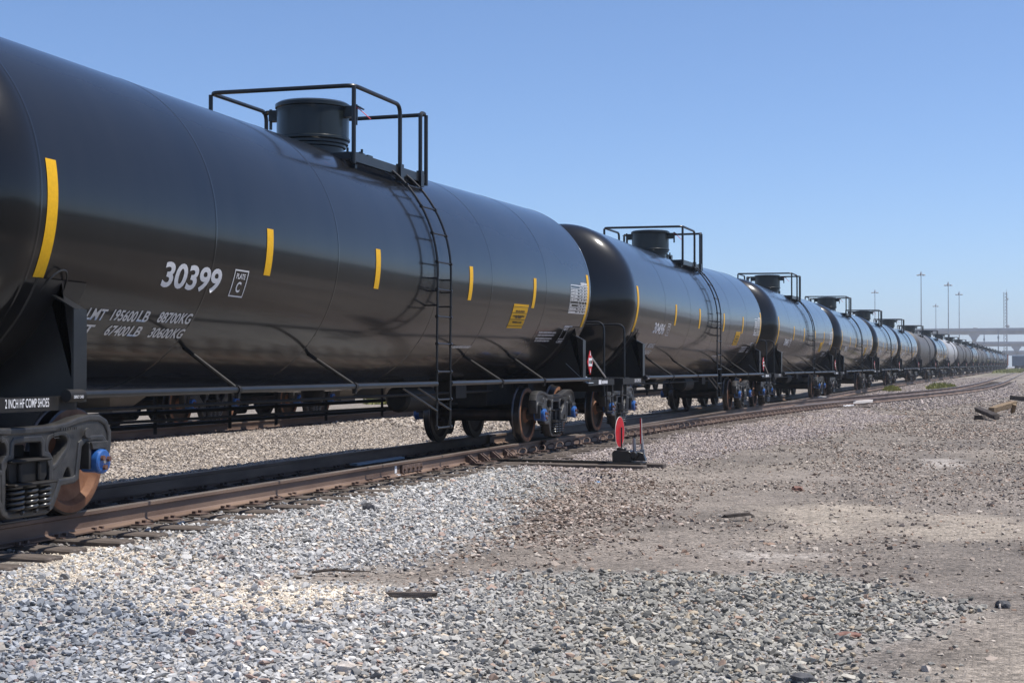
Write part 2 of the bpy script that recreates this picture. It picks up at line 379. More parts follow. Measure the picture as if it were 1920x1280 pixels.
# ------------------------------------------------------------------ crushed stone
VAR = []
for _ in range(18):
    bm = bmesh.new(); ax = .75+.5*RNG.random(3)
    for k in range(int(RNG.integers(9, 13))):
        p = RNG.normal(size=3); p = p/np.linalg.norm(p)*ax*(.85+.25*RNG.random()); bm.verts.new(p)
    hull = bmesh.ops.convex_hull(bm, input=bm.verts)
    bmesh.ops.delete(bm, geom=[v for v in bm.verts if not v.link_faces], context='VERTS')
    bmesh.ops.triangulate(bm, faces=bm.faces); bmesh.ops.recalc_face_normals(bm, faces=bm.faces)
    bm.verts.ensure_lookup_table(); bm.verts.index_update()
    VAR.append((np.array([v.co[:] for v in bm.verts]), np.array([[v.index for v in f.verts] for f in bm.faces]))); bm.free()
def stones(name, x, y, r, tint, label, sink=.25, flat=.62):
    N = len(x); kind = RNG.integers(0, len(VAR), N); VV = []; FF = []; TT = []; o = 0
    zc = height(x, y)+r*flat*(1-2*sink)*.8+RNG.random(N)*r*.35
    for q, (bv, bf) in enumerate(VAR):
        k = np.nonzero(kind == q)[0]; n = len(k)
        if not n: continue
        sc = np.stack([r[k]*(.8+.7*RNG.random(n)), r[k]*(.6+.5*RNG.random(n)), r[k]*flat*(.7+.7*RNG.random(n))], 1)
        v = bv[None]*sc[:, None, :]
        t = RNG.normal(0, .38, n); b = RNG.random(n)*2*PI; ct, st, cb, sb = np.cos(t), np.sin(t), np.cos(b), np.sin(b); z = np.zeros(n); e = np.ones(n)
        Rx = np.stack([np.stack([e,z,z],1), np.stack([z,ct,-st],1), np.stack([z,st,ct],1)],1)
        Rz = np.stack([np.stack([cb,-sb,z],1), np.stack([sb,cb,z],1), np.stack([z,z,e],1)],1)
        v = np.einsum('nij,nkj->nki', Rz@Rx, v)+np.stack([x[k], y[k], zc[k]], 1)[:, None, :]
        VV.append(v.reshape(-1, 3)); FF.append((bf[None]+o+len(bv)*np.arange(n)[:, None, None]).reshape(-1, 3)); TT.append(np.repeat(tint[k], len(bv), 0)); o += len(bv)*n
    me = fast_mesh(name, np.concatenate(VV), np.concatenate(FF)); set_tint(me, np.concatenate(TT)); me.materials.append(M['stone'])
    return tag(ob(name, me), label, 'gravel', kind='stuff')
def scatter(x0, x1, y0, y1, cell):
    a = np.arange(x0, x1, cell); b = np.arange(y0, y1, cell)
    X, Y = np.meshgrid(a, b); X = X.ravel(); Y = Y.ravel()
    return X+RNG.random(X.size)*cell, Y+RNG.random(X.size)*cell
def in_view(x, y, m=.3):
    dx = x-8.397; dy = y+17.028
    d = -math.sin(YAW)*dx+math.cos(YAW)*dy; u = math.cos(YAW)*dx+math.sin(YAW)*dy
    return (d > 4.5) & (np.abs(u) < d*(960/2774.)*1.15+m)
def pick(pal, N):
    p = np.array([q[0] for q in pal]); k = RNG.choice(len(pal), N, p=p/p.sum())
    c = np.array([q[1] for q in pal])[k]*(.78+.44*RNG.random((N, 1))); return c
PG = [(.40,(.36,.358,.355)),(.28,(.49,.48,.465)),(.10,(.58,.56,.53)),(.10,(.20,.20,.20)),(.09,(.55,.47,.38)),(.04,(.42,.31,.26))]
PC = [(.7,(.68,.585,.46)),(.2,(.76,.71,.63)),(.1,(.45,.41,.37))]
PB = [(.42,(.30,.25,.21)),(.26,(.40,.35,.30)),(.14,(.15,.125,.105)),(.10,(.26,.18,.135))]
PM = [(.45,(.42,.36,.30)),(.25,(.33,.29,.26)),(.15,(.52,.47,.42)),(.15,(.16,.14,.13))]
PP = [(.5,(.40,.34,.315)),(.3,(.33,.29,.28)),(.2,(.22,.19,.185))]
TYS = [q+random.uniform(-.04, .04) for q in np.arange(-12.2, 4.0, .53)]
def on_tie(x, y):
    m = np.zeros(len(x), bool)
    for q in TYS: m |= np.abs(y-q) < .10
    return m & (np.abs(x) < 1.44)
# loose grey stone in the foreground
x, y = scatter(.88, 9.3, -12.5, 4.2, .0345); k = in_view(x, y); x, y = x[k], y[k]
z = zones(x, y); g = z['grey']; cr = np.maximum(z['c1'], z['c2'])
u = RNG.random(len(x)); keep = (u < .95*g) & (u > cr*.62) & ~(on_tie(x, y) & (RNG.random(len(x)) < .93)) 
xa, ya, cra = x[keep], y[keep], cr[keep]
r = .0165*np.clip(np.exp(RNG.normal(0, .38, len(xa))), .4, 2.3)
warm = sstep(3.4, 5.8, xa+.25*ya+1.6)[:, None]; blue = (sstep(7.9, 9.0, -ya+.6*(fbm(xa, ya, 3, 91)-.5))*(1-sstep(3.2, 5., xa)))[:, None]
stones('grey_gravel', xa, ya, r, pick(PG, len(xa))*(1-warm*(1-np.array((.66,.64,.58))))*(1-blue*(1-np.array((.62,.665,.735)))), 'loose blue grey crushed stone spread over the foreground')
kk = (u < cr*g*.85) & ~on_tie(x, y); xb, yb = x[kk], y[kk]
xb2, yb2 = xb+RNG.normal(0, .02, len(xb)), yb+RNG.normal(0, .02, len(xb)); xb = np.concatenate([xb, xb2]); yb = np.concatenate([yb, yb2])
stones('cream_gravel', xb, yb, .0085*(.7+.7*RNG.random(len(xb))), pick(PC, len(xb)), 'fine cream coloured chippings in patches on the grey stone')
# sparse stones on the brown dirt
x, y = scatter(1.8, 14, -12.5, 34, .07); x2, y2 = scatter(2.2, 20, 34, 110, .17); x, y = np.concatenate([x, x2]), np.concatenate([y, y2]); k = in_view(x, y) & (RNG.random(len(x)) < 1-.75*sstep(25, 105, y)) & ((y < 40) | (np.abs(x-xd(y)+.7) > 1.2)) & (x-xt(y) > 1.2); x, y = x[k], y[k]
z = zones(x, y); sandy = np.maximum.reduce([z['t1'], z['t2'], z['t3'], z['t4'], z['t5'], .6*z['t6'], .6*z['t7']])
dens = (.12+.66*sstep(.40, .60, fbm(x*.7, y*.45, 4, 60)))*(1-.9*z['grey'])*(1-.75*sandy)
dens = dens*np.where((x > 7.6+.25*np.sin(y)) & (y < -3.5), .3, 1.)
keep = RNG.random(len(x)) < dens
xa, ya = x[keep], y[keep]; r = (.010+.022*RNG.random(len(xa))**3+.0006*np.clip(ya, 0, 60))*(1+.35*(RNG.random(len(xa)) < .06))
stones('dirt_stones', xa, ya, r, pick(PB, len(xa)), 'scattered small stones half sunk in the brown dirt', sink=.45)
x, y = scatter(1.0, 9, 38, 150, .2); k = in_view(x, y) & (x > xt(y)+1.3) & (np.abs(x-xd(y)+.7) > 1.25) & (x < xd(y)+3) & (RNG.random(len(x)) < 1-.6*sstep(60, 140, y)); x, y = x[k], y[k]
stones('pink_gravel', x, y, .045*(.6+.7*RNG.random(len(x))), pick(PP, len(x)), 'pale gravel between the train and the siding')
# brown chips and bark litter between the grey stone and the switch stand
x, y = scatter(1.8, 6.2, -6.5, 5.5, .045); k = in_view(x, y); x, y = x[k], y[k]; z = zones(x, y)
lit = sstep(-.5, .5, sdf([(1.9,4.6),(3.6,3.4),(4.9,.5),(5.0,-3.4),(4.0,-5.9),(3.1,-2.5),(2.9,.2)], x, y)+(fbm(x*1.2, y*1.2, 4, 33)-.5)*1.4)
keep = RNG.random(len(x)) < lit*(1-.8*z['grey'])*(.35+.6*sstep(.4, .6, fbm(x*1.5, y, 3, 44)))
xa, ya = x[keep], y[keep]; stones('litter', xa, ya, .016*np.clip(np.exp(RNG.normal(0, .4, len(xa))), .4, 2.2), pick([(.4,(.36,.29,.245)),(.25,(.22,.165,.13)),(.2,(.12,.085,.065)),(.15,(.44,.38,.33))], len(xa)), 'brown stone chips and bark litter left of the switch stand', flat=.5)
# pinkish fine ballast by the turnout
x, y = scatter(.9, 6, 1.5, 40, .06); z = zones(x, y); keep = (RNG.random(len(x)) < z['pink']*.9)
xa, ya = x[keep], y[keep]; stones('pink_gravel', xa, ya, (.016+.012*RNG.random(len(xa)))*(1+.006*np.maximum(0, ya)), pick(PP, len(xa)), 'pale pinkish ballast heaped along the turnout')
# ballast between the two tracks
x, y = scatter(-7.7, -1.1, -7, 16, .052); k = in_view(x, y, .6); x, y = x[k], y[k]
stones('ballast', x, y, .026*(.65+.6*RNG.random(len(x))), pick(PM, len(x)), 'sunlit tan ballast between the two parallel tracks')
x, y = scatter(-8.2, -1.1, 16, 60, .11); k = in_view(x, y, .6); x, y = x[k], y[k]
stones('ballast', x, y, .05*(.65+.6*RNG.random(len(x))), pick(PM, len(x)), 'ballast between the tracks further along beyond the second tank car')
# darker ballast inside the track
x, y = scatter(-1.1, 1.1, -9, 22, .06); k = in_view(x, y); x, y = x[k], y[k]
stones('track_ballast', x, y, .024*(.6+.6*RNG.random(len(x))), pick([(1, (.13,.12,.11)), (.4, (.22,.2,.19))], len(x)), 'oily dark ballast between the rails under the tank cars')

# ------------------------------------------------------------------ track parts
RP = [(-.076,-.186),(.076,-.186),(.076,-.174),(.02,-.16),(.009,-.145),(.009,-.045),(.036,-.035),(.0375,-.006),(.030,0),(-.030,0),(-.0375,-.006),(-.036,-.035),(-.009,-.045),(-.009,-.145),(-.02,-.16),(-.076,-.174)]
HEAD = (6, 7, 8, 9, 10)
def rail_mesh(path, name='rail', taper=None):
    P = [Vector(p) for p in path]; mb = MB(); n = len(RP); vs = []
    for i, p in enumerate(P):
        t = (P[min(i+1, len(P)-1)]-P[max(i-1, 0)]); t.z = 0; t.normalize(); s = Vector((t.y, -t.x, 0))
        k = 1 if not taper else taper[i]
        for a, b in RP: vs.append(p+s*a*k+Vector((0,0,b)))
    o = 0; mb.v = [tuple(v) for v in vs]
    for i in range(len(P)-1):
        for k in range(n):
            mb.f.append((i*n+k, i*n+(k+1) % n, (i+1)*n+(k+1) % n, (i+1)*n+k)); mb.m.append(1 if k in (7, 8, 9) else 0)
    mb.f.append(tuple(range(n-1, -1, -1))); mb.m.append(0)
    mb.f.append(tuple((len(P)-1)*n+k for k in range(n))); mb.m.append(0)
    return mb.mesh(name, [M['rail'], M['railhead']], smooth=30)
def tie_mesh(x0, x1, seed):
    rr = random.Random(seed); mb = MB()
    mb.box(x0+rr.uniform(-.08, .08), x1+rr.uniform(-.08, .08), -.112, .112, -.36, -.187+rr.uniform(-.006, .002))
    return mb.mesh('tie', M['tie'], bevel=.012)
pl = MB(); pl.box(-.18, .18, -.09, .09, -.186, -.1745)
for sx in (-1, 1):
    for sy in (-.055, .055): pl.box(sx*.095-.02, sx*.095+.02, sy-.012, sy+.012, -.1745, -.150)
PLATE = pl.mesh('tie_plate', M['plate'])
cl = MB()
cl.tube([(.10+.065*math.sin(t), .06*math.cos(t)*.9, -.12+.06*math.cos(t)*.9) for t in np.linspace(-2.6, 2.4, 12)], .013, 6)
cl.box(.06, .22, -.06, .06, -.1735, -.15)
CLIP = cl.mesh('rail_clip', M['plate'])
def tie_thing(parent, y, x0, x1, rails, seed, clips=(), mesh=None, yaw=0, xo=0):
    o = ob('tie', mesh or tie_mesh(x0, x1, seed), parent, (xo, y, float(zt(y)))); o.rotation_euler.z = yaw
    for rx in rails: ob('tie_plate', PLATE, o, (rx, 0, 0))
    for rx in clips: ob('rail_clip', CLIP, o, (rx, 0, 0))
    return o
def path_y(f, y0, y1, step):
    return [(float(f(q)), float(q), float(zt(q))) for q in np.arange(y0, y1+.01, step)]
# main track
trk = tag(empty('railway_track', (0, -14, 0)), 'brown rails on dark timber sleepers carrying the black tank cars', 'railway track')
trk.location = (0, 0, 0)
def far_path(off, y0, y1): return [(float(xt(q))+off, float(q), float(zt(q))) for q in list(np.arange(y0, 75, 12.))+list(np.arange(75, y1, 5.))]
ob('rail', rail_mesh(far_path(.7555, -34, 440)), trk)
ob('rail', rail_mesh(far_path(-.7555, -34, 440)), trk)
TIES = [tie_mesh(-1.46, 1.46, i) for i in range(6)]
ty = TYS
for i, q in enumerate(ty):
    tie_thing(trk, q, 0, 0, (-.7555, .7555), i, mesh=TIES[i % 6], yaw=random.uniform(-.02, .02), xo=random.uniform(-.05, .05))
def tie_bulk(name, parent, cx, y0, y1, half=1.3, step=.55, label=None):
    mb = MB()
    for q in np.arange(y0, y1, step):
        c = float(cx(q)); z = float(zt(q)); mb.box(c-half, c+half, q-.11, q+.11, z-.36, z-.187)
    return tag(ob(name, mb.mesh(name, M['tie']), parent), kind='stuff')
tie_bulk('ties', trk, lambda q: xt(q), 40.2, 430); tie_bulk('ties', trk, lambda q: 0, -34, -12.4)
# rail joint with its bolted bar near the switch
jb = MB(); jb.box(.775, .80, 1.05, 1.75, -.15, -.05)
for q in (1.12, 1.27, 1.42, 1.57, 1.70): jb.lathe([(.80, .022), (.825, .022)], 'x', (0, q, -.10), 6)
ob('joint_bar', jb.mesh('joint_bar', M['plate']), trk)
pm = MB(); pm.box(.767, .7705, .86, .93, -.14, -.045); pm.box(.775, .82, .85, .94, -.172, -.158)
ob('paint_mark', pm.mesh('paint_mark', M['white']), trk)

# turnout leaving to the right
trn = tag(empty('railway_turnout', (0, 0, 0)), 'turnout with long sleepers and curved rails diverging right beside the red target switch stand', 'turnout')
ycur = np.concatenate([np.arange(4.2, 80, 1.5), np.arange(80, 420, 8.)])
def dz(q): return float(zt(q))
# smooth the tabulated curve
def xds(q): return float(np.mean(xd(np.linspace(q-2.5, q+2.5, 9))))
ob('rail', rail_mesh([(xds(q)+.075 if q > 8 else .845, q, dz(q)-.004) for q in ycur if q > 6]), trn)
lf = []
for q in ycur:
    sl_ = (xds(q+1)-xds(q-1))/2; x_ = xds(q)+.038-1.511*math.cos(math.atan(sl_))
    if q > 8: lf.append((x_, q+1.5*math.sin(math.atan(sl_))*.9, dz(q)-.002))
ob('rail', rail_mesh(lf), trn)
ob('guard_rail', rail_mesh([(-.60, q, -.004) for q in (26, 27)]+[(-.66, 27.5, -.004), (-.66, 32.5, -.004), (-.60, 33.5, -.004)]), trn)
ob('guard_rail', rail_mesh([(xds(q)-.13+(.05 if q in (31, 38) else 0), q, -.004) for q in (31, 32.5, 34, 36, 38)]), trn)
nclip = 0
for i, q in enumerate(np.arange(4.1, 40, .53)):
    xr_ = xds(q); q += random.uniform(-.03, .03)
    head = i in (0, 1)
    o = tie_thing(trn, q, -1.3, (3.58 if i == 1 else 3.36) if head else max(1.5, xr_+.75)+random.choice((0, 0, .12, .35)), (-.7555, .7555), 100+i)
    if head: continue
    if q < 37: ob('rail_clip', CLIP, o, ((.84 if q < 9 else xr_+.075), 0, 0))
    if q > 10: ob('tie_plate', PLATE, o, (xr_+.08, 0, .001))
for q in (3.6, 4.15, 4.7, 5.3):                                     # braces against the stock rail
    b_ = MB(); b_.prism([(.775, -.06), (.80, -.06), (.92, -.16), (.92, -.172), (.775, -.172)], 'y', q-.07, q-.035); b_.prism([(.775, -.06), (.80, -.06), (.92, -.16), (.92, -.172), (.775, -.172)], 'y', q+.035, q+.07)
    b_.box(.775, 1.02, q-.08, q+.08, -.186, -.17)
    ob('rail_brace', b_.mesh('rail_brace', M['plate']), trn)
rod = MB(); rod.tube([(-.7, 4.38, -.17), (3.1, 4.38, -.17)], .02, 8)
ob('throw_rod', rod.mesh('throw_rod', M['matt']), trn)
dtl = tag(empty('siding_track', (0, 0, 0)), 'rusty siding track running away to the right of the tank cars', 'railway track')
tb = MB()
for q in np.arange(40.4, 420, .56):
    c = xds(q)-.70; z_ = dz(q); tb.box(c-1.25, c+1.25, q-.11, q+.11, z_-.36, z_-.185)
tag(ob('ties', tb.mesh('ties', M['tie']), dtl), kind='stuff')

# second track behind, higher by a little
tr2 = tag(empty('railway_track', (0, 0, 0)), 'parallel track behind the tank cars, under grey hopper cars', 'railway track')
for s in (-1, 1): ob('rail', rail_mesh([(T2X+s*.7555, q, .03+dz(q)) for q in (-20, 0, 20, 40, 60, 90, 140)]), tr2)
for i, q in enumerate(np.arange(3.5, 34, .54)):
    o = ob('tie', TIES[i % 6], tr2, (T2X+random.uniform(-.06, .06), q, .03))
    for rx in (-.7555, .7555): ob('tie_plate', PLATE, o, (rx, 0, 0))
tb = MB()
for q in np.arange(34, 140, .54): tb.box(T2X-1.3, T2X+1.3, q-.11, q+.11, dz(q)-.33, dz(q)-.157)
tag(ob('ties', tb.mesh('ties', M['tie']), tr2), kind='stuff')

# ------------------------------------------------------------------ truck (bogie) parts
def half(P): return P+[(-a, b) for a, b in reversed(P) if abs(a) > 1e-6]
outer_h = [(0,.085),(.24,.087),(.31,.12),(.37,.21),(.42,.30),(.60,.305),(.655,.33),(.675,.45),(.70,.60),(.77,.635),(1.0,.635),(1.04,.60),(1.06,.50),(1.09,.50),(1.12,.58),(1.12,.70),(1.06,.79),(.96,.832),(.82,.838),(.66,.82),(.5,.785),(.34,.765),(0,.76)]
hole_c = half([(0,.128),(.25,.128),(.28,.16),(.285,.50),(.26,.53),(.185,.545),(.18,.645),(.16,.665),(0,.668)])
hole_t = smooth_curve([(.265,.55),(.255,.62),(.29,.675),(.38,.70),(.48,.695),(.525,.65),(.505,.585),(.43,.52),(.35,.455),(.30,.465)], 3)
hole_s = smooth_curve([(.455,.345),(.50,.325),(.57,.33),(.58,.37),(.55,.43),(.51,.43)], 3)
def inset(P, d):
    """shift every edge of a closed outline sideways by d (positive: to the left of its direction)"""
    out = []; N = len(P)
    for i in range(N):
        a, b, c = Vector(P[i-1]), Vector(P[i]), Vector(P[(i+1) % N]); e = (b-a); f = (c-b)
        if e.length < 1e-6 or f.length < 1e-6: out.append(tuple(b)); continue
        n1 = Vector((-e.y, e.x)).normalized(); n2 = Vector((-f.y, f.x)).normalized(); m = n1+n2
        m = n1 if m.length < .2 else m.normalized()/max(.5, m.normalized().dot(n1)); out.append(tuple(b+m*d))
    return out
def area(P): return sum(P[i-1][0]*P[i][1]-P[i][0]*P[i-1][1] for i in range(len(P)))/2
def ccw(P): return P if area(P) > 0 else P[::-1]
OUT_ = ccw(half(outer_h)); HOLES = [hole_t, [(-a, b) for a, b in hole_t]]
pieces = [curve_mesh([OUT_, hole_c]+HOLES+[hole_s, [(-a, b) for a, b in hole_s]], .042, .012, 'web', M['cast']),
          curve_mesh([OUT_, inset(OUT_, .026)], .052, .016, 'rim', M['cast'])]
for h_ in HOLES: pieces.append(curve_mesh([inset(ccw(h_), -.022), ccw(h_)], .050, .010, 'rim', M['cast']))
pieces.append(curve_mesh([inset(ccw(hole_c), -.028), ccw(hole_c)], .050, .012, 'rim', M['cast']))
bm = bmesh.new()
for p_ in pieces: bm.from_mesh(p_)
FRAME = bpy.data.meshes.new('side_frame'); bm.to_mesh(FRAME); bm.free(); FRAME.materials.append(M['cast'])
FRAME.polygons.foreach_set('use_smooth', [True]*len(FRAME.polygons)); FRAME.set_sharp_from_angle(angle=math.radians(30))
wp = [(.062,.001),(.062,.10),(.055,.115),(.02,.135),(-.004,.22),(.012,.345),(.062,.372),(.070,.38),(.070,.440),(.058,.4565),(.0,.459),(-.035,.461),(-.046,.478),(-.058,.484),(-.068,.474),(-.070,.45),(-.070,.385),(-.055,.37),(-.03,.345),(-.045,.22),(-.03,.135),(-.09,.115),(-.09,.001)]
wm = [0]*len(wp)
for i in range(8, 16): wm[i] = 1
mb = MB(); mb.lathe(wp, 'x', n=48, mis=wm); WHEEL_RUSTY = mb.mesh('wheel', [M['rust'], M['tread']], smooth=40)
mb = MB(); wm2 = [0 if i < 3 or i == 6 or i == 7 else 2 for i in range(len(wp))]
for i in range(8, 16): wm2[i] = 1
mb.lathe(wp, 'x', n=48, mis=wm2); WHEEL = mb.mesh('wheel', [M['rust'], M['tread'], M['dark_brown']], smooth=40)
mb = MB(); mb.lathe([(-1.0,.07),(-.8,.085),(-.5,.083),(0,.078),(.5,.083),(.8,.085),(1.0,.07)], 'x', n=16); AXLE = mb.mesh('axle', M['dark_brown'])
mb = MB(); mb.lathe([(0,.095),(.05,.106),(.075,.102),(.085,.09),(.088,.0)], 'x', n=28); mb.lathe([(-.1,.098),(.0,.098)], 'x', n=20); CAP = mb.mesh('bearing_cap', M['blue'])
CAP_DARK = CAP.copy(); CAP_DARK.materials[0] = M['blue_dirty']
mb = MB()
for k in range(3):
    a = 2*PI*k/3+.4; mb.lathe([(.083,.024),(.112,.024)], 'x', (0, .05*math.cos(a), .05*math.sin(a)), 6)
BOLT = mb.mesh('cap_bolt', M['bolt'])
mb = MB(); mb.lathe([(.084,.02),(.0925,.018)], 'x', n=12); SEAL = mb.mesh('cap_seal', M['silver'])
mb = MB(); mb.prism([(-.10,.105),(.10,.105),(.125,.165),(-.125,.165)], 'x', -.09, .09); mb.box(-.02,.07,-.13,-.10,-.06,.165); mb.box(-.02,.07,.10,.13,-.06,.165); ADAPT = mb.mesh('bearing_adapter', M['cast'], bevel=.004)
def spring():
    mb = MB(); t = np.linspace(0, 2*PI*5, 75)
    mb.tube([(.062*math.cos(a), .062*math.sin(a), .205*i/74) for i, a in enumerate(t)], .0165, 7)
    return mb.mesh('spring', M['spring'], smooth=60)
SPRING = spring()
mb = MB(); mb.prism([(-.21,.34),(.21,.34),(.245,.38),(.245,.53),(-.245,.53),(-.245,.38)], 'x', -1.06, 1.06)
for q in (-.12, .12): mb.box(-1.09, 1.09, q-.02, q+.02, .35, .50)
mb.box(-1.105, 1.105, -.255, .255, .505, .525)
mb.box(-1.15,-1.062,-.27,.27,.325,.347); mb.box(1.062,1.15,-.27,.27,.325,.347); mb.box(-.9,.9,-.17,.17,.531,.629)
mb.lathe([(.60,.2),(.70,.2)], 'z', n=20)
for s in (-1, 1): mb.box(s*.66-.06, s*.66+.06, -.17, .17, .63, .71)
BOLSTER = mb.mesh('truck_bolster', M['matt'], bevel=.01)
mb = MB()
for s in (-1, 1):
    mb.prism([(s*.36,.33),(s*.42,.33),(s*.42,.43),(s*.36,.43)], 'x', -.72, .72)
    for k in (-1, 1): mb.box(k*.775-.05, k*.775+.05, s*.40-.03, s*.40+.03, .30, .56)
mb.tube([(0,-.38,.38),(.0,.38,.38)], .025, 8)
BRAKE = mb.mesh('brake_beam', M['matt'])
mb = MB()
for s_ in (-1, 1):
    for z_ in (.675, .695, .715): mb.box(.08, .088, s_*.33-.035, s_*.33+.035, z_, z_+.007)
    mb.lathe([(.081,.045),(.089,.042)], 'x', (0, s_*.76, .70), 14)
    mb.box(.083, .088, s_*.89-.11, s_*.89+.11, .62, .63); mb.box(.083, .09, s_*.89-.10, s_*.89+.10, .647, .657)
rq = random.Random(12)
for s_ in (-1, 1):
    y_ = s_*.5-.11
    while y_ < s_*.5+.11: mb.box(.08, .088, y_, y_+.018, .735+.0, .757); y_ += rq.uniform(.024, .036)
mk = mb.mesh('marks', M['cast'])
bm = bmesh.new(); bm.from_mesh(FRAME); bm.from_mesh(mk); FRAME_MARKED = bpy.data.meshes.new('side_frame'); bm.to_mesh(FRAME_MARKED); bm.free(); FRAME_MARKED.materials.append(M['cast']); FRAME_MARKED.set_sharp_from_angle(angle=math.radians(30))
def make_truck(parent, y, near=True):
    t = empty('truck', (0, y, 0)); t.parent = parent
    for s in (1, -1):
        f = ob('side_frame', FRAME_MARKED if s > 0 else FRAME, t, (s*1.0, 0, 0))
        for k in (-1, 1):
            w_ = ob('wheel', WHEEL, t, (s*.775, k*.89, .457))
            if s < 0: w_.rotation_euler.z = PI
            c = ob('bearing_cap', CAP, t, (s*1.075, k*.89, .457))
            if s < 0: c.rotation_euler.z = PI
            ob('bearing_adapter', ADAPT, t, (s*1.03, k*.89, .457))
            if s > 0: ob('cap_bolts', BOLT, t, (s*1.075, k*.89, .457)); ob('cap_seal', SEAL, t, (s*1.075, k*.89, .457))
        for k in (-.17, 0, .17):
            ob('spring', SPRING, t, (s*1.065, k, .118))
            if s > 0: ob('spring', SPRING, t, (s*.91, k, .115))
    for k in (-1, 1): ob('axle', AXLE, t, (0, k*.89, .457))
    ob('truck_bolster', BOLSTER, t); ob('brake_beam', BRAKE, t)
    return t

# ------------------------------------------------------------------ tank car
TR, TZ, TILT, HALF, HD = 1.5206, 2.4514, .01366, 7.65, .76
def tank_pt(y, th, r=TR): return (r*math.cos(th), y, TZ+TILT*abs(y)+r*math.sin(th))
def tank_mesh(n=112):
    prof = []
    for i in range(15):
        a = PI/2*i/14; prof.append((-HALF-.052-HD*math.cos(a), TR*math.sin(a)))
    prof[0] = (prof[0][0], .01)
    seams = [-7.65, -5.06, -2.45, .53, 2.58, 5.16, 7.65]; ysk = {}
    for s_ in seams: ysk[s_-.05] = 0; ysk[s_-.022] = 0; ysk[s_-.014] = 0; ysk[s_-.006] = .0026; ysk[s_+.006] = .0026; ysk[s_+.014] = 0; ysk[s_+.022] = 0; ysk[s_+.05] = 0
    for q in list(np.linspace(-7.5, 7.5, 20))+[0.0]:
        if min(abs(q-s_) for s_ in seams) > .1: ysk[float(q)] = 0
    for q in sorted(ysk): prof.append((q, TR+ysk[q]))
    for i in range(15):
        a = PI/2*(14-i)/14; prof.append((HALF+.052+HD*math.cos(a), TR*math.sin(a)))
    prof[-1] = (prof[-1][0], .01)
    mb = MB()
    for y, r in prof:
        for k in range(n):
            a = 2*PI*k/n; mb.v.append((r*math.cos(a), y, TZ+TILT*abs(y)+r*math.sin(a)))
    for i in range(len(prof)-1):
        for k in range(n): mb.f.append((i*n+k, (i+1)*n+k, (i+1)*n+(k+1) % n, i*n+(k+1) % n)); mb.m.append(0)
    mb.f.append(tuple(range(n))); mb.m.append(0); mb.f.append(tuple(range((len(prof)-1)*n, len(prof)*n))[::-1]); mb.m.append(0)
    return mb.mesh('tank', M['tank'], smooth=60)
OFF = .004
def wrap(bm, y0, zc, name, material, off=OFF):
    """lay flat lettering (u right, v up) on the near side of the tank, v=0 at height zc"""
    bmesh.ops.triangulate(bm, faces=bm.faces)
    vs = [v.co.y for v in bm.verts]; a, b = min(vs), max(vs)
    for q in np.arange(math.floor(a/.04)*.04, b, .04):
        bmesh.ops.bisect_plane(bm, geom=bm.verts[:]+bm.edges[:]+bm.faces[:], plane_co=(0, q, 0), plane_no=(0, 1, 0))
    for v in bm.verts:
        y = y0+v.co.x; c = TZ+TILT*abs(y0); th0 = math.asin(max(-1, min(1, (zc-c)/TR)))
        p = tank_pt(y, th0+v.co.y/TR, TR+off); v.co = p
    me = bpy.data.meshes.new(name); bm.to_mesh(me); bm.free(); me.materials.append(material)
    return me
def rects(rs):
    bm = bmesh.new()
    for (x0, x1, y0, y1) in rs:
        bm.faces.new([bm.verts.new(q) for q in ((x0,y0,0),(x1,y0,0),(x1,y1,0),(x0,y1,0))])
    return bm
def frame_rects(x0, x1, y0, y1, t): return [(x0, x1, y0, y0+t), (x0, x1, y1-t, y1), (x0, x0+t, y0+t, y1-t), (x1-t, x1, y0+t, y1-t)]
def arc_h(z, y=0): return TR*math.asin((z-TZ-TILT*abs(y))/TR)
def dashes(rr, x0, x1, y, h, lo=.012, hi=.03, gap=.008):
    out = []; q = x0
    while q < x1:
        w_ = rr.uniform(lo, hi); out.append((q, min(q+w_, x1), y+rr.uniform(0, h*.12), y+h*rr.uniform(.88, 1))); q += w_+gap*(3 if rr.random() < .15 else 1)
    return out
def number_mesh(s):
    return wrap(fit_text(s, .975, .236, .011), -5.83, 1.946, 'reporting_number', M['white'])
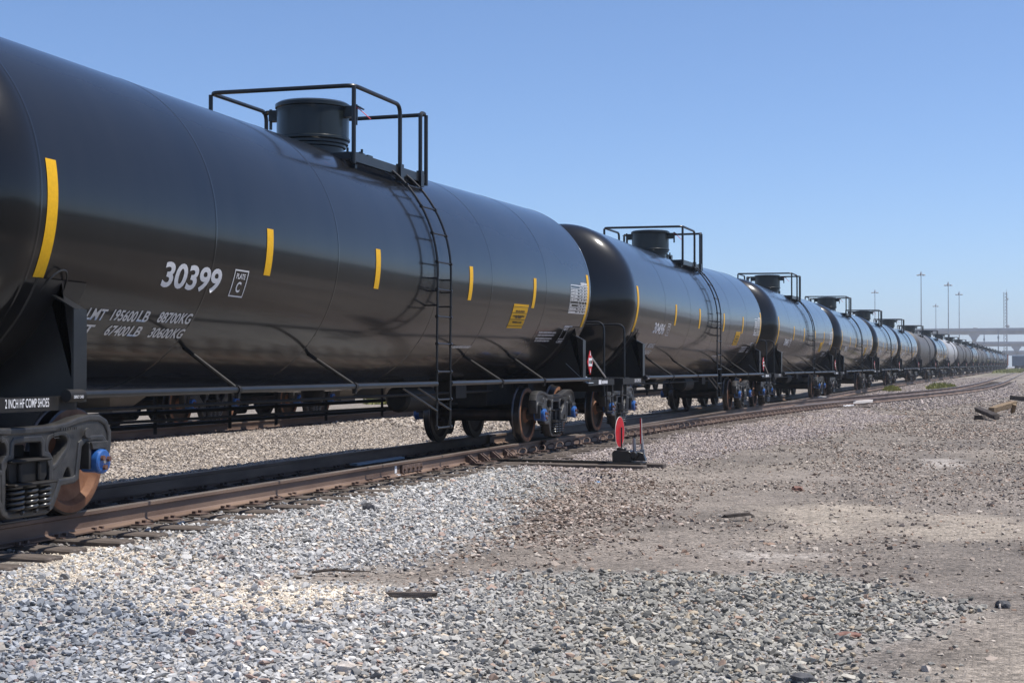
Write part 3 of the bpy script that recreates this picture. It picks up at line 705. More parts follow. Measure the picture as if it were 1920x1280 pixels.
def make_tank_car(number, label):
    root = tag(empty('tank_car'), label, 'tank car', 'black tank cars coupled in one long train')
    tank = ob('tank', tank_mesh(), root)
    # markings, each a sub-part of the tank
    def stripe(y, za, zb, wd=.13):
        h = arc_h(zb, y)-arc_h(za, y); ob('reflective_stripe', wrap(rects([(-wd/2, wd/2, 0, h)]), y, za, 'reflective_stripe', M['yellow']), tank)
    for y in (-7.51, 7.56): stripe(y, 1.935, 2.83)
    for y in (-4.02, -1.39, 1.72, 4.55): stripe(y, 2.15, 2.605)
    ob('reporting_number', number_mesh(number), tank)
    pb = rects(frame_rects(0, .265, 0, .268, .014))
    ob('plate_mark', wrap(pb, -4.64, 1.92, 'plate_mark', M['white']), tank)
    ob('plate_lettering', wrap(fit_text('PLATE', .17, .052, .008), -4.592, 2.088, 'plate_lettering', M['white']), tank)
    ob('plate_lettering', wrap(fit_text('C', .085, .105, .010), -4.55, 1.963, 'plate_lettering', M['white']), tank)
    for (s, a, b, z_) in (('LD', -6.95, -6.78, 1.643), ('LMT', -6.68, -6.42, 1.643), ('195600', -6.33, -5.965, 1.645), ('LB', -5.94, -5.775, 1.647), ('88700', -5.63, -5.285, 1.648), ('KG', -5.27, -5.09, 1.648),
                          ('LT', -7.05, -6.88, 1.522), ('WT', -6.80, -6.47, 1.522), ('67400', -6.28, -5.95, 1.522), ('LB', -5.93, -5.757, 1.522), ('30600', -5.61, -5.26, 1.517), ('KG', -5.243, -5.065, 1.517)):
        ob('weight_lettering', wrap(fit_text(s, b-a, .112, .009), a, z_, 'weight_lettering', M['dim']), tank)
    rr = random.Random(5)
    h = arc_h(2.18, 4)-arc_h(1.825, 4)
    pan = ob('yellow_panel', wrap(rects([(0, .70, 0, h)]), 3.645, 1.825, 'yellow_panel', M['yellow']), tank)
    bl = [(0, .7, h-.045, h-.037), (0, .7, h*.63, h*.63+.008), (0, .7, h*.36, h*.36+.008), (0, .7, .035, .043)]
    for (v, a, b) in ((h-.125, .14, .56), (h*.63-.085, .2, .5), (h*.36+.04, .08, .62), (.08, .15, .6)): bl += dashes(rr, a, b, v, .035)
    ob('panel_print', wrap(rects(bl), 3.645, 1.825, 'panel_print', M['ink'], OFF+.003), tank)
    h = arc_h(2.60, 7)-arc_h(2.14, 7); tb_ = []
    for k in range(10):
        v = h*k/9; tb_.append((0, 1.04, v, v+(.012 if k in (0, 9) else .007)))
    for c in (0, .50, .70, .87, 1.03): tb_.append((c, c+.010, 0, h))
    for k in range(9):
        if k in (3, 2) and k == 3: continue
        v = h*k/9+.014
        if k < 8: tb_ += dashes(rr, .03, .42 if k != 2 else .12, v, .026)
        for c in (.55, .73, .90): tb_ += dashes(rr, c, c+.09, v, .026)
    tb_ += dashes(rr, .6, 1.0, h+.02, .05)
    ob('test_table', wrap(rects(tb_), 6.50, 2.142, 'test_table', M['white']), tank)
    sm = []
    for (v, a, b) in ((.155, 0, .95), (.105, .02, .92), (.045, 0, .86), (0, .03, .80)): sm += dashes(rr, a, b, v, .032)
    ob('small_lettering', wrap(rects(sm), 5.32, 1.652, 'small_lettering', M['dim']), tank)
    h = arc_h(1.935, 7)-arc_h(1.655, 7)
    bx = frame_rects(0, .47, 0, h, .012)+[(.27, .28, .07, h), (0, .47, .07, .08), (0, .47, h-.03, h)]+dashes(rr, .05, .25, h-.09, .05)+dashes(rr, .08, .4, .02, .03)
    ob('marking_box', wrap(rects(bx), 6.57, 1.655, 'marking_box', M['dim']), tank)
    ob('small_lettering', wrap(rects(dashes(rr, 0, .82, 0, .045)), 1.78, 1.505, 'small_lettering', M['dim']), tank)
    # dome
    mb = MB(); mb.lathe([(3.90,.39),(4.02,.39),(4.03,.42),(4.06,.42),(4.07,.45),(4.10,.45),(4.12,.472),(4.145,.472),(4.155,.458),(4.52,.458),(4.53,.478),(4.575,.478),(4.60,.44),(4.615,.2),(4.618,.001)], n=40)
    dome = ob('dome', mb.mesh('dome', M['dome'], smooth=30), root)
    for s in (-1, 1):
        mb = MB(); mb.box(*sorted((s*.44, s*.60)), -.06, .06, 4.40, 4.53); mb.prism([(s*.44, 4.54), (s*.64, 4.54), (s*.70, 4.50), (s*.68, 4.49), (s*.62, 4.525), (s*.44, 4.525)], 'y', -.05, .05)
        mb.tube([(s*.60, 0, 4.30), (s*.60, 0, 4.56)], .02, 6)
        ob('lid_lug', mb.mesh('lid_lug', M['dome']), dome)
    mb = MB(); mb.tube([(.60,-.05,4.53),(.66,-.02,4.49),(.78,.05,4.37)], .006, 5); ob('seal_wire', mb.mesh('seal_wire', M['redplast']), dome)
    # fittings between dome and platform end
    mb = MB(); mb.lathe([(3.90,.20),(4.03,.20),(4.035,.26),(4.065,.26),(4.07,.12),(4.09,.001)], c=(.08,.82,0), n=20)
    for k in range(6):
        a = 2*PI*k/6; mb.lathe([(4.03,.018),(4.12,.018)], c=(.08+.23*math.cos(a), .82+.23*math.sin(a), 0), n=6)
    mb.lathe([(3.92,.06),(4.16,.06),(4.17,.08),(4.19,.08)], c=(-.45,.8,0), n=12); mb.box(-.2,.3,1.05,1.2,3.9,4.08)
    ob('valve_fitting', mb.mesh('valve_fitting', M['dome']), root)
    # platform and handrails
    PX, PY0, PY1, PZ = 1.02, -.98, 1.32, 3.79
    plat = empty('platform'); plat.parent = root
    mb = MB()
    for s in (-1, 1):
        mb.box(*sorted((s*(PX-.05), s*PX)), PY0, PY1, PZ-.09, PZ+.02)
        mb.box(*sorted((s*.52, s*.56)), PY0+.05, PY1-.05, PZ-.05, PZ+.02)
        for q in np.arange(PY0+.06, PY1-.05, .09): mb.box(*sorted((s*.562, s*(PX-.052))), q, q+.014, PZ-.015, PZ+.017)
        for q in (PY0+.2, PY1-.2): mb.box(*sorted((s*.70, s*(PX-.06))), q-.03, q+.03, PZ-.22, PZ-.052)
    for q in (PY0, PY1-.05): mb.box(-PX+.052, PX-.052, q, q+.05, PZ-.06, PZ+.018)
    ob('grating', mb.mesh('grating', M['black']), plat)
    h1 = 4.60
    mb = MB(); mb.tube(rpath([(PX,.43,PZ-.09),(PX,.43,h1),(PX,PY0,h1),(-PX+.1,PY0,h1+.02),(-PX+.1,.48,h1+.02),(-PX+.1,.48,PZ-.05)], .13, 6), .027, 10)
    mb.tube([(PX,PY0,PZ-.12),(PX,PY0,h1-.01)], .027, 10); mb.tube([(-PX+.1,PY0+.02,PZ-.12),(-PX+.1,PY0+.02,h1)], .027, 10)
    mb.box(PX-.035,PX+.035,.38,.48,PZ-.16,PZ+.05)
    ob('handrail', mb.mesh('handrail', M['black']), plat)
    mb = MB(); mb.tube(rpath([(PX,1.12,PZ-.09),(PX,1.12,h1+.02),(PX,PY1,h1+.02),(-PX+.1,PY1,h1+.02),(-PX+.1,1.0,h1+.02),(-PX+.1,1.0,PZ-.05)], .085, 5), .027, 10)
    mb.tube([(PX,PY1,PZ-.12),(PX,PY1,h1+.01)], .027, 10); mb.tube([(-PX+.1,PY1-.02,PZ-.1),(-PX+.1,PY1-.02,h1)], .027, 10)
    mb.box(PX-.035,PX+.035,1.07,1.17,PZ-.16,PZ+.05)
    ob('handrail', mb.mesh('handrail', M['black']), plat)
    # ladder
    ya, yb = .20, .665
    lad = empty('ladder', (0,0,0)); lad.parent = root
    def lpath(y):
        pts = [(1.62, y, .47), (1.622, y, 1.6), (1.63, y, 2.3)]
        for a in np.linspace(-2, 52, 14): pts.append((1.63*math.cos(math.radians(a)), y, TZ+1.63*math.sin(math.radians(a))))
        pts.append((1.0, y, PZ-.02)); return pts
    for y in (ya, yb):
        mb = MB(); mb.tube(lpath(y), .0155, 8); ob('stile', mb.mesh('stile', M['black']), lad)
    mb = MB(); mb.tube([(1.625, ya-.03, 0), (1.625, yb+.03, 0)], .0115, 8)
    for y in (ya, yb): mb.lathe([(-.02,.024),(.02,.024)], 'y', (1.625, y, 0), 8)
    RUNG = mb.mesh('rung', M['black'])
    for z_ in (.49, .84, 1.19, 1.54, 1.88, 2.22): ob('rung', RUNG, lad, (.0, 0, z_))
    for a in (4, 17, 30, 42):
        r_ = ob('rung', RUNG, lad, (1.63*math.cos(math.radians(a))-1.625, 0, TZ+1.63*math.sin(math.radians(a))))
    mb = MB()
    for y in (ya, yb):
        for z_ in (2.02, 2.20, 2.36):
            mb.tube([(1.645, y, z_), (math.sqrt(max(0, TR**2-(z_-TZ)**2))-.01, y, z_)], .012, 6)
    ob('ladder_bracket', mb.mesh('ladder_bracket', M['black']), lad)
    for y in (ya, yb):
        mb = MB(); mb.tube([(1.60, y-.60-.45, 1.0), (1.63, y-.01, .70)], .012, 6); ob('ladder_brace', mb.mesh('ladder_brace', M['black']), lad)
    # side handrail pipe, both sides
    SX = 1.62
    for s in (1, -1):
        sp = empty('side_rail'); sp.parent = root
        mb = MB(); segs = ((-7.30, ya-.015), (yb+.015, 7.30)) if s > 0 else ((-7.30, 7.30),)
        for a, b in segs: mb.tube([(s*SX, a, 1.04), (s*SX, b, 1.04)], .0315, 12)
        ob('pipe', mb.mesh('pipe', M['black']), sp)
        for y in ((-4.84, -2.25, 2.68, 4.67) if s > 0 else (-4.7, -2.2, 2.2, 4.7)):
            th = -.80; p = tank_pt(y, th)
            mb = MB(); mb.tube([(s*(SX-.01), y-.02, 1.06), (s*p[0], y, p[2])], .021, 8)
            mb.lathe([(-.025,.042),(.025,.042)], 'y', (s*SX, y, 1.04), 10)
            mb.box(*sorted((s*(SX-.02), s*(SX+.02))), y-.02, y+.02, .96, 1.03)
            ob('strut', mb.mesh('strut', M['matt']), sp)
    mb = MB()
    for z_, r_ in ((.70, .028), (.54, .024)): mb.tube([(-1.35, -5.0, z_), (-1.35, 5.4, z_)], r_, 8)
    for y in (-4.9, -3.1, -1.5, .3, 1.6, 3.2, 5.3): mb.tube([(-1.35, y, .44), (-1.35, y, 1.15)], .024, 8)
    ob('lower_rail', mb.mesh('lower_rail', M['matt']), root)
    mb = MB(); mb.lathe([(.80,.12),(.95,.16)], n=14)
    mb.lathe([(-.55,.14),(-.5,.19),(.5,.19),(.55,.14)], 'y', (.25, 2.7, .80), 16); mb.box(.2, .55, 3.7, 4.15, .78, 1.05); mb.tube([(.45,-5.6,.86),(.45,5.6,.86)], .02, 6); mb.tube([(0,-5.6,.70),(0,5.2,.66)], .018, 6)
    ob('underbody_gear', mb.mesh('underbody_gear', M['matt']), root)
    # ends
    for e in (-1, 1):
        es = empty('end_frame'); es.parent = root
        mb = MB(); mb.box(-.33, .33, *sorted((e*5.7, e*9.05)), .62, 1.0)
        mb.box(-.6, .6, *sorted((e*7.05, e*7.35)), .80, .96)
        mb.box(-1.58, 1.58, *sorted((e*8.15, e*9.0)), 1.01, 1.035); mb.box(-1.58, 1.58, *sorted((e*8.98, e*9.04)), .80, 1.03)
        for q in np.arange(-1.5, 1.51, .06): mb.box(q, q+.012, *sorted((e*8.2, e*8.96)), 1.036, 1.05)
        ob('end_sill', mb.mesh('end_sill', M['matt']), es)
        for s in (-1, 1):
            mb = MB(); poly = [(s*.05, .96), (s*1.535, 1.0), (s*1.535, 1.70), (s*1.27, 1.84)]
            for a in np.linspace(-.42, -1.5, 9):
                q = tank_pt(e*7.2, a, TR+.002); poly.append((s*q[0], q[2]))
            mb.prism(poly, 'y', e*7.2-.012, e*7.2+.012)
            mb.box(*sorted((s*1.537, s*1.557)), e*7.2-.085, e*7.2+.085, .98, 1.70)
            mb.prism([(s*1.535, 1.702), (s*1.557, 1.702), (s*1.26, 1.860), (s*1.26, 1.845)], 'y', e*7.2-.07, e*7.2+.07)
            ob('bolster_web', mb.mesh('bolster_web', M['black']), es)
            brd = MB(); brd.box(*sorted((s*1.575, s*1.60)), *sorted((e*7.30, e*9.04)), .925, 1.032)
            bo = ob('side_board', brd.mesh('side_board', M['matt']), es)
            if s > 0:
                if e < 0:
                    bm_ = fit_text('2 INCH HF COMP SHOES', .51, .066, .004); y0 = -8.165
                    for v in bm_.verts: v.co = (1.604, y0+v.co.x, .955+v.co.y)
                    me = bpy.data.meshes.new('board_lettering'); bm_.to_mesh(me); bm_.free(); me.materials.append(M['white']); ob('board_lettering', me, bo)
                    db = MB(); db.lathe([(-.10,.048),(.10,.048)], 'y', (1.655, -7.42, 1.035), 14); dbo = ob('card_holder', db.mesh('card_holder', M['matt']), es)
                    bm_ = fit_text('DEFECT CARD', .125, .022, .008)
                    for v in bm_.verts: v.co = (1.706, -7.49+v.co.x, 1.015+v.co.y)
                    me = bpy.data.meshes.new('card_lettering'); bm_.to_mesh(me); bm_.free(); me.materials.append(M['white']); ob('card_lettering', me, dbo)
                else:
                    wr = MB(); rr2 = random.Random(3)
                    wr.box(1.604, 1.607, 7.95, 8.12, .945, 1.02)
                    for (a, b, c, d) in dashes(rr2, 8.16, 8.55, .95, .06, .03, .05, .015): wr.box(1.604, 1.607, a, b, c, d)
                    ob('board_lettering', wr.mesh('board_lettering', M['white']), bo)
        # saddle pad under the tank
        mb = MB(); n_ = 24; vs = []
        for k in range(n_+1):
            a = -PI+.42+(PI-.84)*k/n_
            for yy, r_ in ((e*7.2-.32, TR), (e*7.2-.31, TR+.014), (e*7.2+.31, TR+.014), (e*7.2+.32, TR)): vs.append(tank_pt(yy, a, r_))
        mb.add(vs, [(4*k+j, 4*k+j+1, 4*k+j+5, 4*k+j+4) for k in range(n_) for j in range(3)])
        ob('saddle_pad', mb.mesh('saddle_pad', M['black']), es)
        # U handrail across the end and grab irons
        mb = MB(); mb.tube(rpath([(1.52, e*8.62, .72), (1.52, e*8.62, 2.05), (-1.52, e*8.62, 2.05), (-1.52, e*8.62, .72)], .15, 6), .02, 8)
        ob('end_handrail', mb.mesh('end_handrail', M['black']), es)
        mb = MB()
        for z_ in (.45, .72): mb.tube(rpath([(1.45, e*8.66, z_+.0), (1.60, e*8.66, z_), (1.60, e*9.02, z_), (1.45, e*9.02, z_)], .03, 3), .012, 6)
        for y in (8.66, 9.02): mb.tube([(1.56, e*y, .42), (1.56, e*y, 1.0)], .014, 6)
        ob('step', mb.mesh('step', M['matt']), es)
        if e > 0: mb = MB(); mb.tube([(1.60, e*7.42, 1.44), (1.58, e*8.50, 1.06)], .015, 8); ob('cut_lever', mb.mesh('cut_lever', M['silver']), es)
        cp = MB(); cp.box(-.10, .10, *sorted((e*9.0, e*9.22)), .78, .96); cp.prism([(-.16, e*9.2), (.17, e*9.2), (.20, e*9.37), (.06, e*9.42), (-.12, e*9.34)], 'z', .74, 1.02)
        ob('coupler', cp.mesh('coupler', M['cast'], bevel=.015), es)
        mb = MB(); mb.tube(rpath([(.35, e*9.0, .82), (.38, e*9.2, .70), (.30, e*9.34, .42), (.15, e*9.38, .40)], .12, 5), .026, 8); ob('air_hose', mb.mesh('air_hose', M['rubber']), es)
        if e > 0:
            # diamond placard facing the yard, and a dished guard below it, sky reflection painted in as grey blue
            c = (1.66, 7.22, 1.32); d = .165; mb = MB()
            mb.prism([(c[1]-d, c[2]), (c[1], c[2]-d*1.25), (c[1]+d, c[2]), (c[1], c[2]+d*1.25)], 'x', 1.645, 1.655)
            pc = ob('placard', mb.mesh('placard', M['red']), es)
            mb = MB(); mb.box(1.656, 1.659, c[1]-.11, c[1]+.11, c[2]-.06, c[2]+.08); wc = ob('placard_panel', mb.mesh('placard_panel', M['white']), pc)
            mb = MB(); mb.prism([(c[1]-.025, c[2]+.12), (c[1]+.025, c[2]+.12), (c[1], c[2]+.20)], 'x', 1.656, 1.659); mb.box(1.656, 1.659, c[1]-.012, c[1]+.012, c[2]-.17, c[2]-.10)
            for (a, b, q, q2) in dashes(random.Random(2), c[1]-.08, c[1]+.08, c[2]-.02, .06, .02, .035, .012): mb.box(1.660, 1.663, a, b, q, q2, 1)
            ob('placard_print', mb.mesh('placard_print', [M['white'], M['ink']]), pc)
            mb = MB(); pts = [(7.18, .97)]+[(7.18+.42*math.cos(a), .97+.34*math.sin(a)) for a in np.linspace(0, PI/2, 9)]
            mb.prism(pts, 'x', 1.56, 1.572); mb.v = [(x_-(z_-.97)*1.1+.04, y_, z_) for x_, y_, z_ in mb.v]; ob('brake_shield', mb.mesh('brake_shield', M['paleblue']), es)
        else:
            A_ = Vector(tank_pt(-7.42, -.52, TR+.002)); B_ = Vector(tank_pt(-7.14, -.52, TR+.002)); U_ = Vector(tank_pt(-7.28, -.36, TR+.04)); mid_ = (A_+B_)/2; up_ = U_-mid_
            mb = MB(); mb.tube([mid_+(B_-A_)/2*(-math.cos(a))*1.0+up_*math.sin(a) for a in np.linspace(0, PI, 17)], .008, 6); ob('grab_hoop', mb.mesh('grab_hoop', M['black']), es)
    for e in (-1, 1): make_truck(root, e*7.17)
    return root

car0 = make_tank_car('30399', 'black tank car numbered 30399, nearest and largest, filling the left of the view')
RUSTY = [w_ for t_ in car0.children if t_.name.startswith('truck') and t_.location.y < 0 for w_ in t_.children if w_.name.startswith('wheel')]
# ------------------------------------------------------------------ the rest of the train
def place(o, n):
    yc = n*L; d = 1.0
    o.location = (float(xt(yc)), yc, float(zt(yc)))
    o.rotation_euler = (float(zt(yc+7)-zt(yc-7))/14, 0, -math.atan(float(xt(yc+7)-xt(yc-7))/14))
def walk(o):
    for c in kids(o):
        yield c
        yield from walk(c)
nums = {1: '30496', 2: '30491', 3: '30476', 4: '30482', 5: '30457'}
lab = {1: 'black tank car numbered 30496, coupled right behind number 30399', 2: 'third glossy black tank car, just beyond the one numbered 30496',
       3: 'fourth glossy black tank car along the train, with thin yellow stripes', 4: 'fifth glossy black tank car, in front of the leftmost far light mast',
       5: 'sixth tank car, the last glossy one before the matt grey brown car'}
for n in range(1, 6):
    c = copy_tree(car0); c['label'] = lab[n]; place(c, n)
    for k in walk(c):
        if k.name.startswith('reporting_number'): k.data = number_mesh(nums[n])
        if n > 2 and k.name.startswith('bearing_cap'): k.data = CAP_DARK
# simplified far cars: one mesh per part, then one mesh per car
def merged(objs, name, skip=()):
    bmx = bmesh.new(); mats = []; mi_all = []
    for o in objs:
        if o.type != 'MESH' or any(o.name.startswith(s) for s in skip): continue
        me = o.data.copy(); Mx = o.matrix_local; p = o.parent
        while p is not None and p is not car0: Mx = p.matrix_local @ Mx; p = p.parent
        me.transform(Mx)
        for i_, m in enumerate(me.materials):
            if m == M['blue']: me.materials[i_] = M['blue_dirty']
        mp = []
        for m in me.materials:
            if m not in mats: mats.append(m)
            mp.append(mats.index(m))
        idx = np.zeros(len(me.polygons), np.int32); me.polygons.foreach_get('material_index', idx)
        me.polygons.foreach_set('material_index', np.array(mp, np.int32)[np.clip(idx, 0, len(mp)-1)])
        bmx.from_mesh(me); bpy.data.meshes.remove(me)
    out = bpy.data.meshes.new(name); bmx.to_mesh(out); bmx.free()
    for m in mats: out.materials.append(m)
    out.polygons.foreach_set('use_smooth', [True]*len(out.polygons)); out.set_sharp_from_angle(angle=math.radians(35))
    return out
bpy.context.view_layer.update()
SK = ('cap_bolt', 'cap_seal', 'seal_wire', 'spring', 'small_letter', 'panel_print', 'plate', 'weight', 'marking', 'board_letter', 'card')
mid = {}
for ch in kids(car0):
    b = ch.name.split('.')[0]
    tree = [ch]+list(walk(ch)); mid.setdefault(b, []).append((ch.name.split('.')[0], merged(tree, b, SK)))
TANK_PLAIN = tank_mesh(64); TANK_PLAIN.name = 'tank_plain'
ordn = ['', '', '', '', '', '', 'seventh', 'eighth', 'ninth', 'tenth', 'eleventh', 'twelfth', 'thirteenth', 'fourteenth', 'fifteenth', 'sixteenth', 'seventeenth', 'eighteenth', 'nineteenth', 'twentieth', 'twenty-first', 'twenty-second']
PAINT = {6: 'tank_matt', 8: 'tank_pale', 9: 'tank_matt', 10: 'tank_matt', 12: 'tank_matt', 13: 'tank_matt', 15: 'tank_matt', 17: 'tank_matt', 20: 'tank_matt'}
DESC = {'tank': 'glossy black tank car', 'tank_matt': 'dull grey brown tank car', 'tank_pale': 'pale grey tank car'}
def repaint(me, paint, nm):
    m2 = me.copy(); m2.name = nm
    for i, m in enumerate(m2.materials):
        if m == M['tank']: m2.materials[i] = M[paint]
    return m2
midtank = {}
for n in range(6, 13):
    pt = PAINT.get(n, 'tank')
    r_ = tag(empty('tank_car'), '%s, %s car of the train counted from the one numbered 30399' % (DESC[pt], ordn[n]), 'tank car', 'black tank cars coupled in one long train')
    for b, lst in mid.items():
        for nm, me in lst:
            if b == 'tank' and pt != 'tank':
                if pt not in midtank: midtank[pt] = repaint(TANK_PLAIN, pt, 'tank_'+pt)
                me = midtank[pt]
            ob(nm, me, r_)
    place(r_, n)
allm = merged(list(walk(car0)), 'tank_car', SK+('reflective', 'reporting', 'test_table', 'yellow_panel'))
far = {'tank': allm}
for n in range(13, 22):
    pt = PAINT.get(n, 'tank')
    if pt not in far: far[pt] = repaint(allm, pt, 'tank_car_'+pt)
    o = tag(ob('tank_car', far[pt]), 'distant %s, %s car counted from the one numbered 30399' % (DESC[pt], ordn[n]), 'tank car', 'black tank cars coupled in one long train')
    place(o, n)

for w_ in RUSTY: w_.data = WHEEL_RUSTY
# ------------------------------------------------------------------ hopper cars on the second track
def make_hopper(label):
    r_ = tag(empty('hopper_car'), label, 'hopper car', 'grey hopper cars on the track behind')
    mb = MB(); mb.prism([(-7.2,1.9),(-5.2,1.25),(5.2,1.25),(7.2,1.9),(7.2,4.3),(-7.2,4.3)], 'x', -1.5, 1.5)
    mb.prism([(-1.5,4.3),(1.5,4.3),(1.0,4.5),(-1.0,4.5)], 'y', -7.2, 7.2)
    for q in np.arange(-6.9, 7, .92): mb.box(1.5, 1.56, q-.04, q+.04, 1.9, 4.2); mb.box(-1.56, -1.5, q-.04, q+.04, 1.9, 4.2)
    ob('body', mb.mesh('body', M['hopper']), r_)
    mb = MB(); mb.box(-1.52, -1.35, -7.7, 7.7, 1.02, 1.22); mb.box(1.35, 1.52, -7.7, 7.7, 1.02, 1.22); mb.box(-.3, .3, -7.9, 7.9, .75, 1.05); mb.box(-1.5, 1.5, 7.5, 7.7, .8, 1.2); mb.box(-1.5, 1.5, -7.7, -7.5, .8, 1.2)
    ob('underframe', mb.mesh('underframe', M['hopper']), r_)
    for q in (-2.9, 0, 2.9):
        mb = MB(); t = [(-1.3, q-1.4, 1.26), (1.3, q-1.4, 1.26), (1.3, q+1.4, 1.26), (-1.3, q+1.4, 1.26), (-.6, q-.35, .42), (.6, q-.35, .42), (.6, q+.35, .42), (-.6, q+.35, .42)]
        mb.add(t, [(0,1,5,4),(1,2,6,5),(2,3,7,6),(3,0,4,7),(4,5,6,7),(0,3,2,1)]); mb.box(-.7, .7, q-.42, q+.42, .34, .418)
        ob('chute', mb.mesh('chute', M['hopper'], smooth=0), r_)
    for s in (-1, 1):
        mb = MB(); 
        for x_ in (-1.3, 0, 1.3): mb.tube([(x_, s*6.9, 1.2), (x_, s*5.9, 1.7)], .04, 6)
        ob('end_post', mb.mesh('end_post', M['hopper']), r_); make_truck(r_, s*5.6)
        cp = MB(); cp.box(-.1, .1, *sorted((s*7.88, s*8.0)), .78, .96); ob('coupler', cp.mesh('coupler', M['cast']), r_)
    return r_
hl = ['grey hopper car behind the left half of tank car 30399', 'grey hopper car behind the right half of tank car 30399', 'grey hopper car hidden behind the gap after tank car 30399', 'grey hopper car behind the tank car numbered 30496', 'grey hopper car seen under the far end of tank car 30496']
h0 = make_hopper(hl[0])
for i in range(5):
    o = h0 if i == 0 else copy_tree(h0); o['label'] = hl[i]; o.location = (T2X, 4.8+16*i, .03+float(zt(4.8+16*i)))

# ------------------------------------------------------------------ end of the train and far rolling stock
def boxcar(name, label, loc, rz, paint, endpaint, ln=14.):
    r_ = tag(empty(name, loc, rz), label, 'freight car')
    mb = MB(); mb.box(-1.5, 1.5, -ln/2+.1, ln/2, 1.1, 4.1); 
    for q in np.arange(-ln/2+.6, ln/2, 1.1): mb.box(1.5, 1.54, q-.05, q+.05, 1.1, 4.05); mb.box(-1.54, -1.5, q-.05, q+.05, 1.1, 4.05)
    b_ = ob('body', mb.mesh('body', paint), r_)
    mb = MB(); mb.box(-1.5, 1.5, -ln/2, -ln/2+.098, 1.1, 4.1); ob('end_panel', mb.mesh('end_panel', endpaint), r_)
    mb = MB(); mb.prism([(-1.55, 4.102), (1.55, 4.102), (0, 4.3)], 'y', -ln/2-.05, ln/2+.05); ob('roof', mb.mesh('roof', paint), r_)
    mb = MB(); mb.box(1.542, 1.59, -1.3, 1.3, 1.2, 4.0); ob('door', mb.mesh('door', endpaint if endpaint != M['box_white'] else paint), r_)
    mb = MB()
    for s in (-1, 1):
        for k in (-.89, .89):
            for x_ in (-.775, .775): mb.lathe([(x_-.07, .457), (x_+.07, .457)], 'x', (0, s*(ln/2-2)+k, .457), 20)
        mb.box(-1.1, 1.1, s*(ln/2-2)-1.2, s*(ln/2-2)+1.2, .4, .8)
    mb.box(-1.4, 1.4, -ln/2, ln/2, .85, 1.098); ob('running_gear', mb.mesh('running_gear', M['matt']), r_)
    return r_
yb_ = 22*L-1.6; boxcar('boxcar', 'orange brown boxcar with a white end at the tail of the tank car train', (float(xt(yb_)), yb_, float(zt(yb_))), -.0206, M['box_orange'], M['box_white'])
for i, (x_, y_, l_) in enumerate(((14.5, 470, 'blue grey boxcar left of the others under the far overpass'), (19.3, 474, 'blue grey boxcar at the right edge under the far overpass'))):
    boxcar('boxcar', l_, (x_, y_, .45), 1.35, M['blue_grey'], M['blue_grey'], 10.)

# ------------------------------------------------------------------ switch stand
ss = tag(empty('switch_stand', (3.01, 4.36, -.187)), 'low black switch stand with a round red target on the sleeper ends', 'switch stand')
mb = MB(); mb.prism([(-.26,.0),(.26,.0),(.26,.03),(-.26,.03)], 'y', -.2, .2)
mb.prism([(-.19,.031),(.10,.031),(.10,.17),(.06,.20),(-.16,.20),(-.19,.17)], 'y', -.13, .13); mb.lathe([(.20,.075),(.235,.075),(.24,.05)], c=(-.08,0,0), n=16)
mb.lathe([(-.15,.05),(.15,.05)], 'y', (.14,0,.14), 14); mb.prism([(.08,.05),(.30,.05),(.26,.17),(.10,.20)], 'y', -.05, .05)
ob('base', mb.mesh('base', M['black'], bevel=.006), ss)
mb = MB(); mb.tube([(-.08,0,.22),(-.08,0,.54)], .012, 10); ob('spindle', mb.mesh('spindle', M['black']), ss)
def disc(ax, w_, h_, zc, thick=.005, c=(0,0)):
    mb = MB(); n_ = 32
    pts = [(w_*math.cos(2*PI*k/n_), zc+h_*math.sin(2*PI*k/n_)) for k in range(n_)]
    return pts
tgt = MB(); ang = math.radians(43)
dirv = Vector((math.cos(ang), math.sin(ang), 0)); nrm = Vector((-dirv.y, dirv.x, 0))
def plate_disc(mb, w_, h_, zc, t0, t1, mi):
    n_ = 32; vs = []
    for t in (t0, t1):
        for k in range(n_):
            a = 2*PI*k/n_; p = dirv*(w_*math.cos(a))+nrm*t; vs.append((-.08+p.x, p.y, zc+h_*math.sin(a)))
    mb.add(vs, [tuple(range(n_-1, -1, -1)), tuple(range(n_, 2*n_))]+[(k, (k+1) % n_, n_+(k+1) % n_, n_+k) for k in range(n_)], mi)
dirv = Vector((math.cos(math.radians(87)), math.sin(math.radians(87)), 0)); nrm = Vector((dirv.y, -dirv.x, 0))
plate_disc(tgt, .222, .225, .47, -.030, -.024, 0)
to = ob('target', tgt.mesh('target', M['red'], smooth=0), ss)
rim = MB(); pts = [Vector((-.08, 0, .47))+dirv*(.223*math.cos(a))-nrm*.027+Vector((0,0,.226*math.sin(a))) for a in np.linspace(0, 2*PI, 33)]
rim.tube(pts, .004, 6); ob('target_rim', rim.mesh('target_rim', M['pale']), to)
mb = MB(); mb.tube([(.24,0,.14),(.235,0,.30),(.215,.0,.46)], .022, 8); mb.box(.20,.27,-.03,.03,.10,.22); mb.tube([(.13,-.03,.10),(.12,-.03,.38)], .025, 8); ob('throw_lever', mb.mesh('throw_lever', M['galv']), ss)
mb = MB(); vs = []
mb.prism([(.212,.30),(.232,.30),(.228,.66),(.218,.68),(.210,.66)], 'y', -.045, -.035, 0); mb.prism([(.233,.31),(.244,.31),(.240,.66),(.231,.68)], 'y', -.045, -.035, 1)
ob('lever_plate', mb.mesh('lever_plate', [M['red'], M['pale']]), ss)

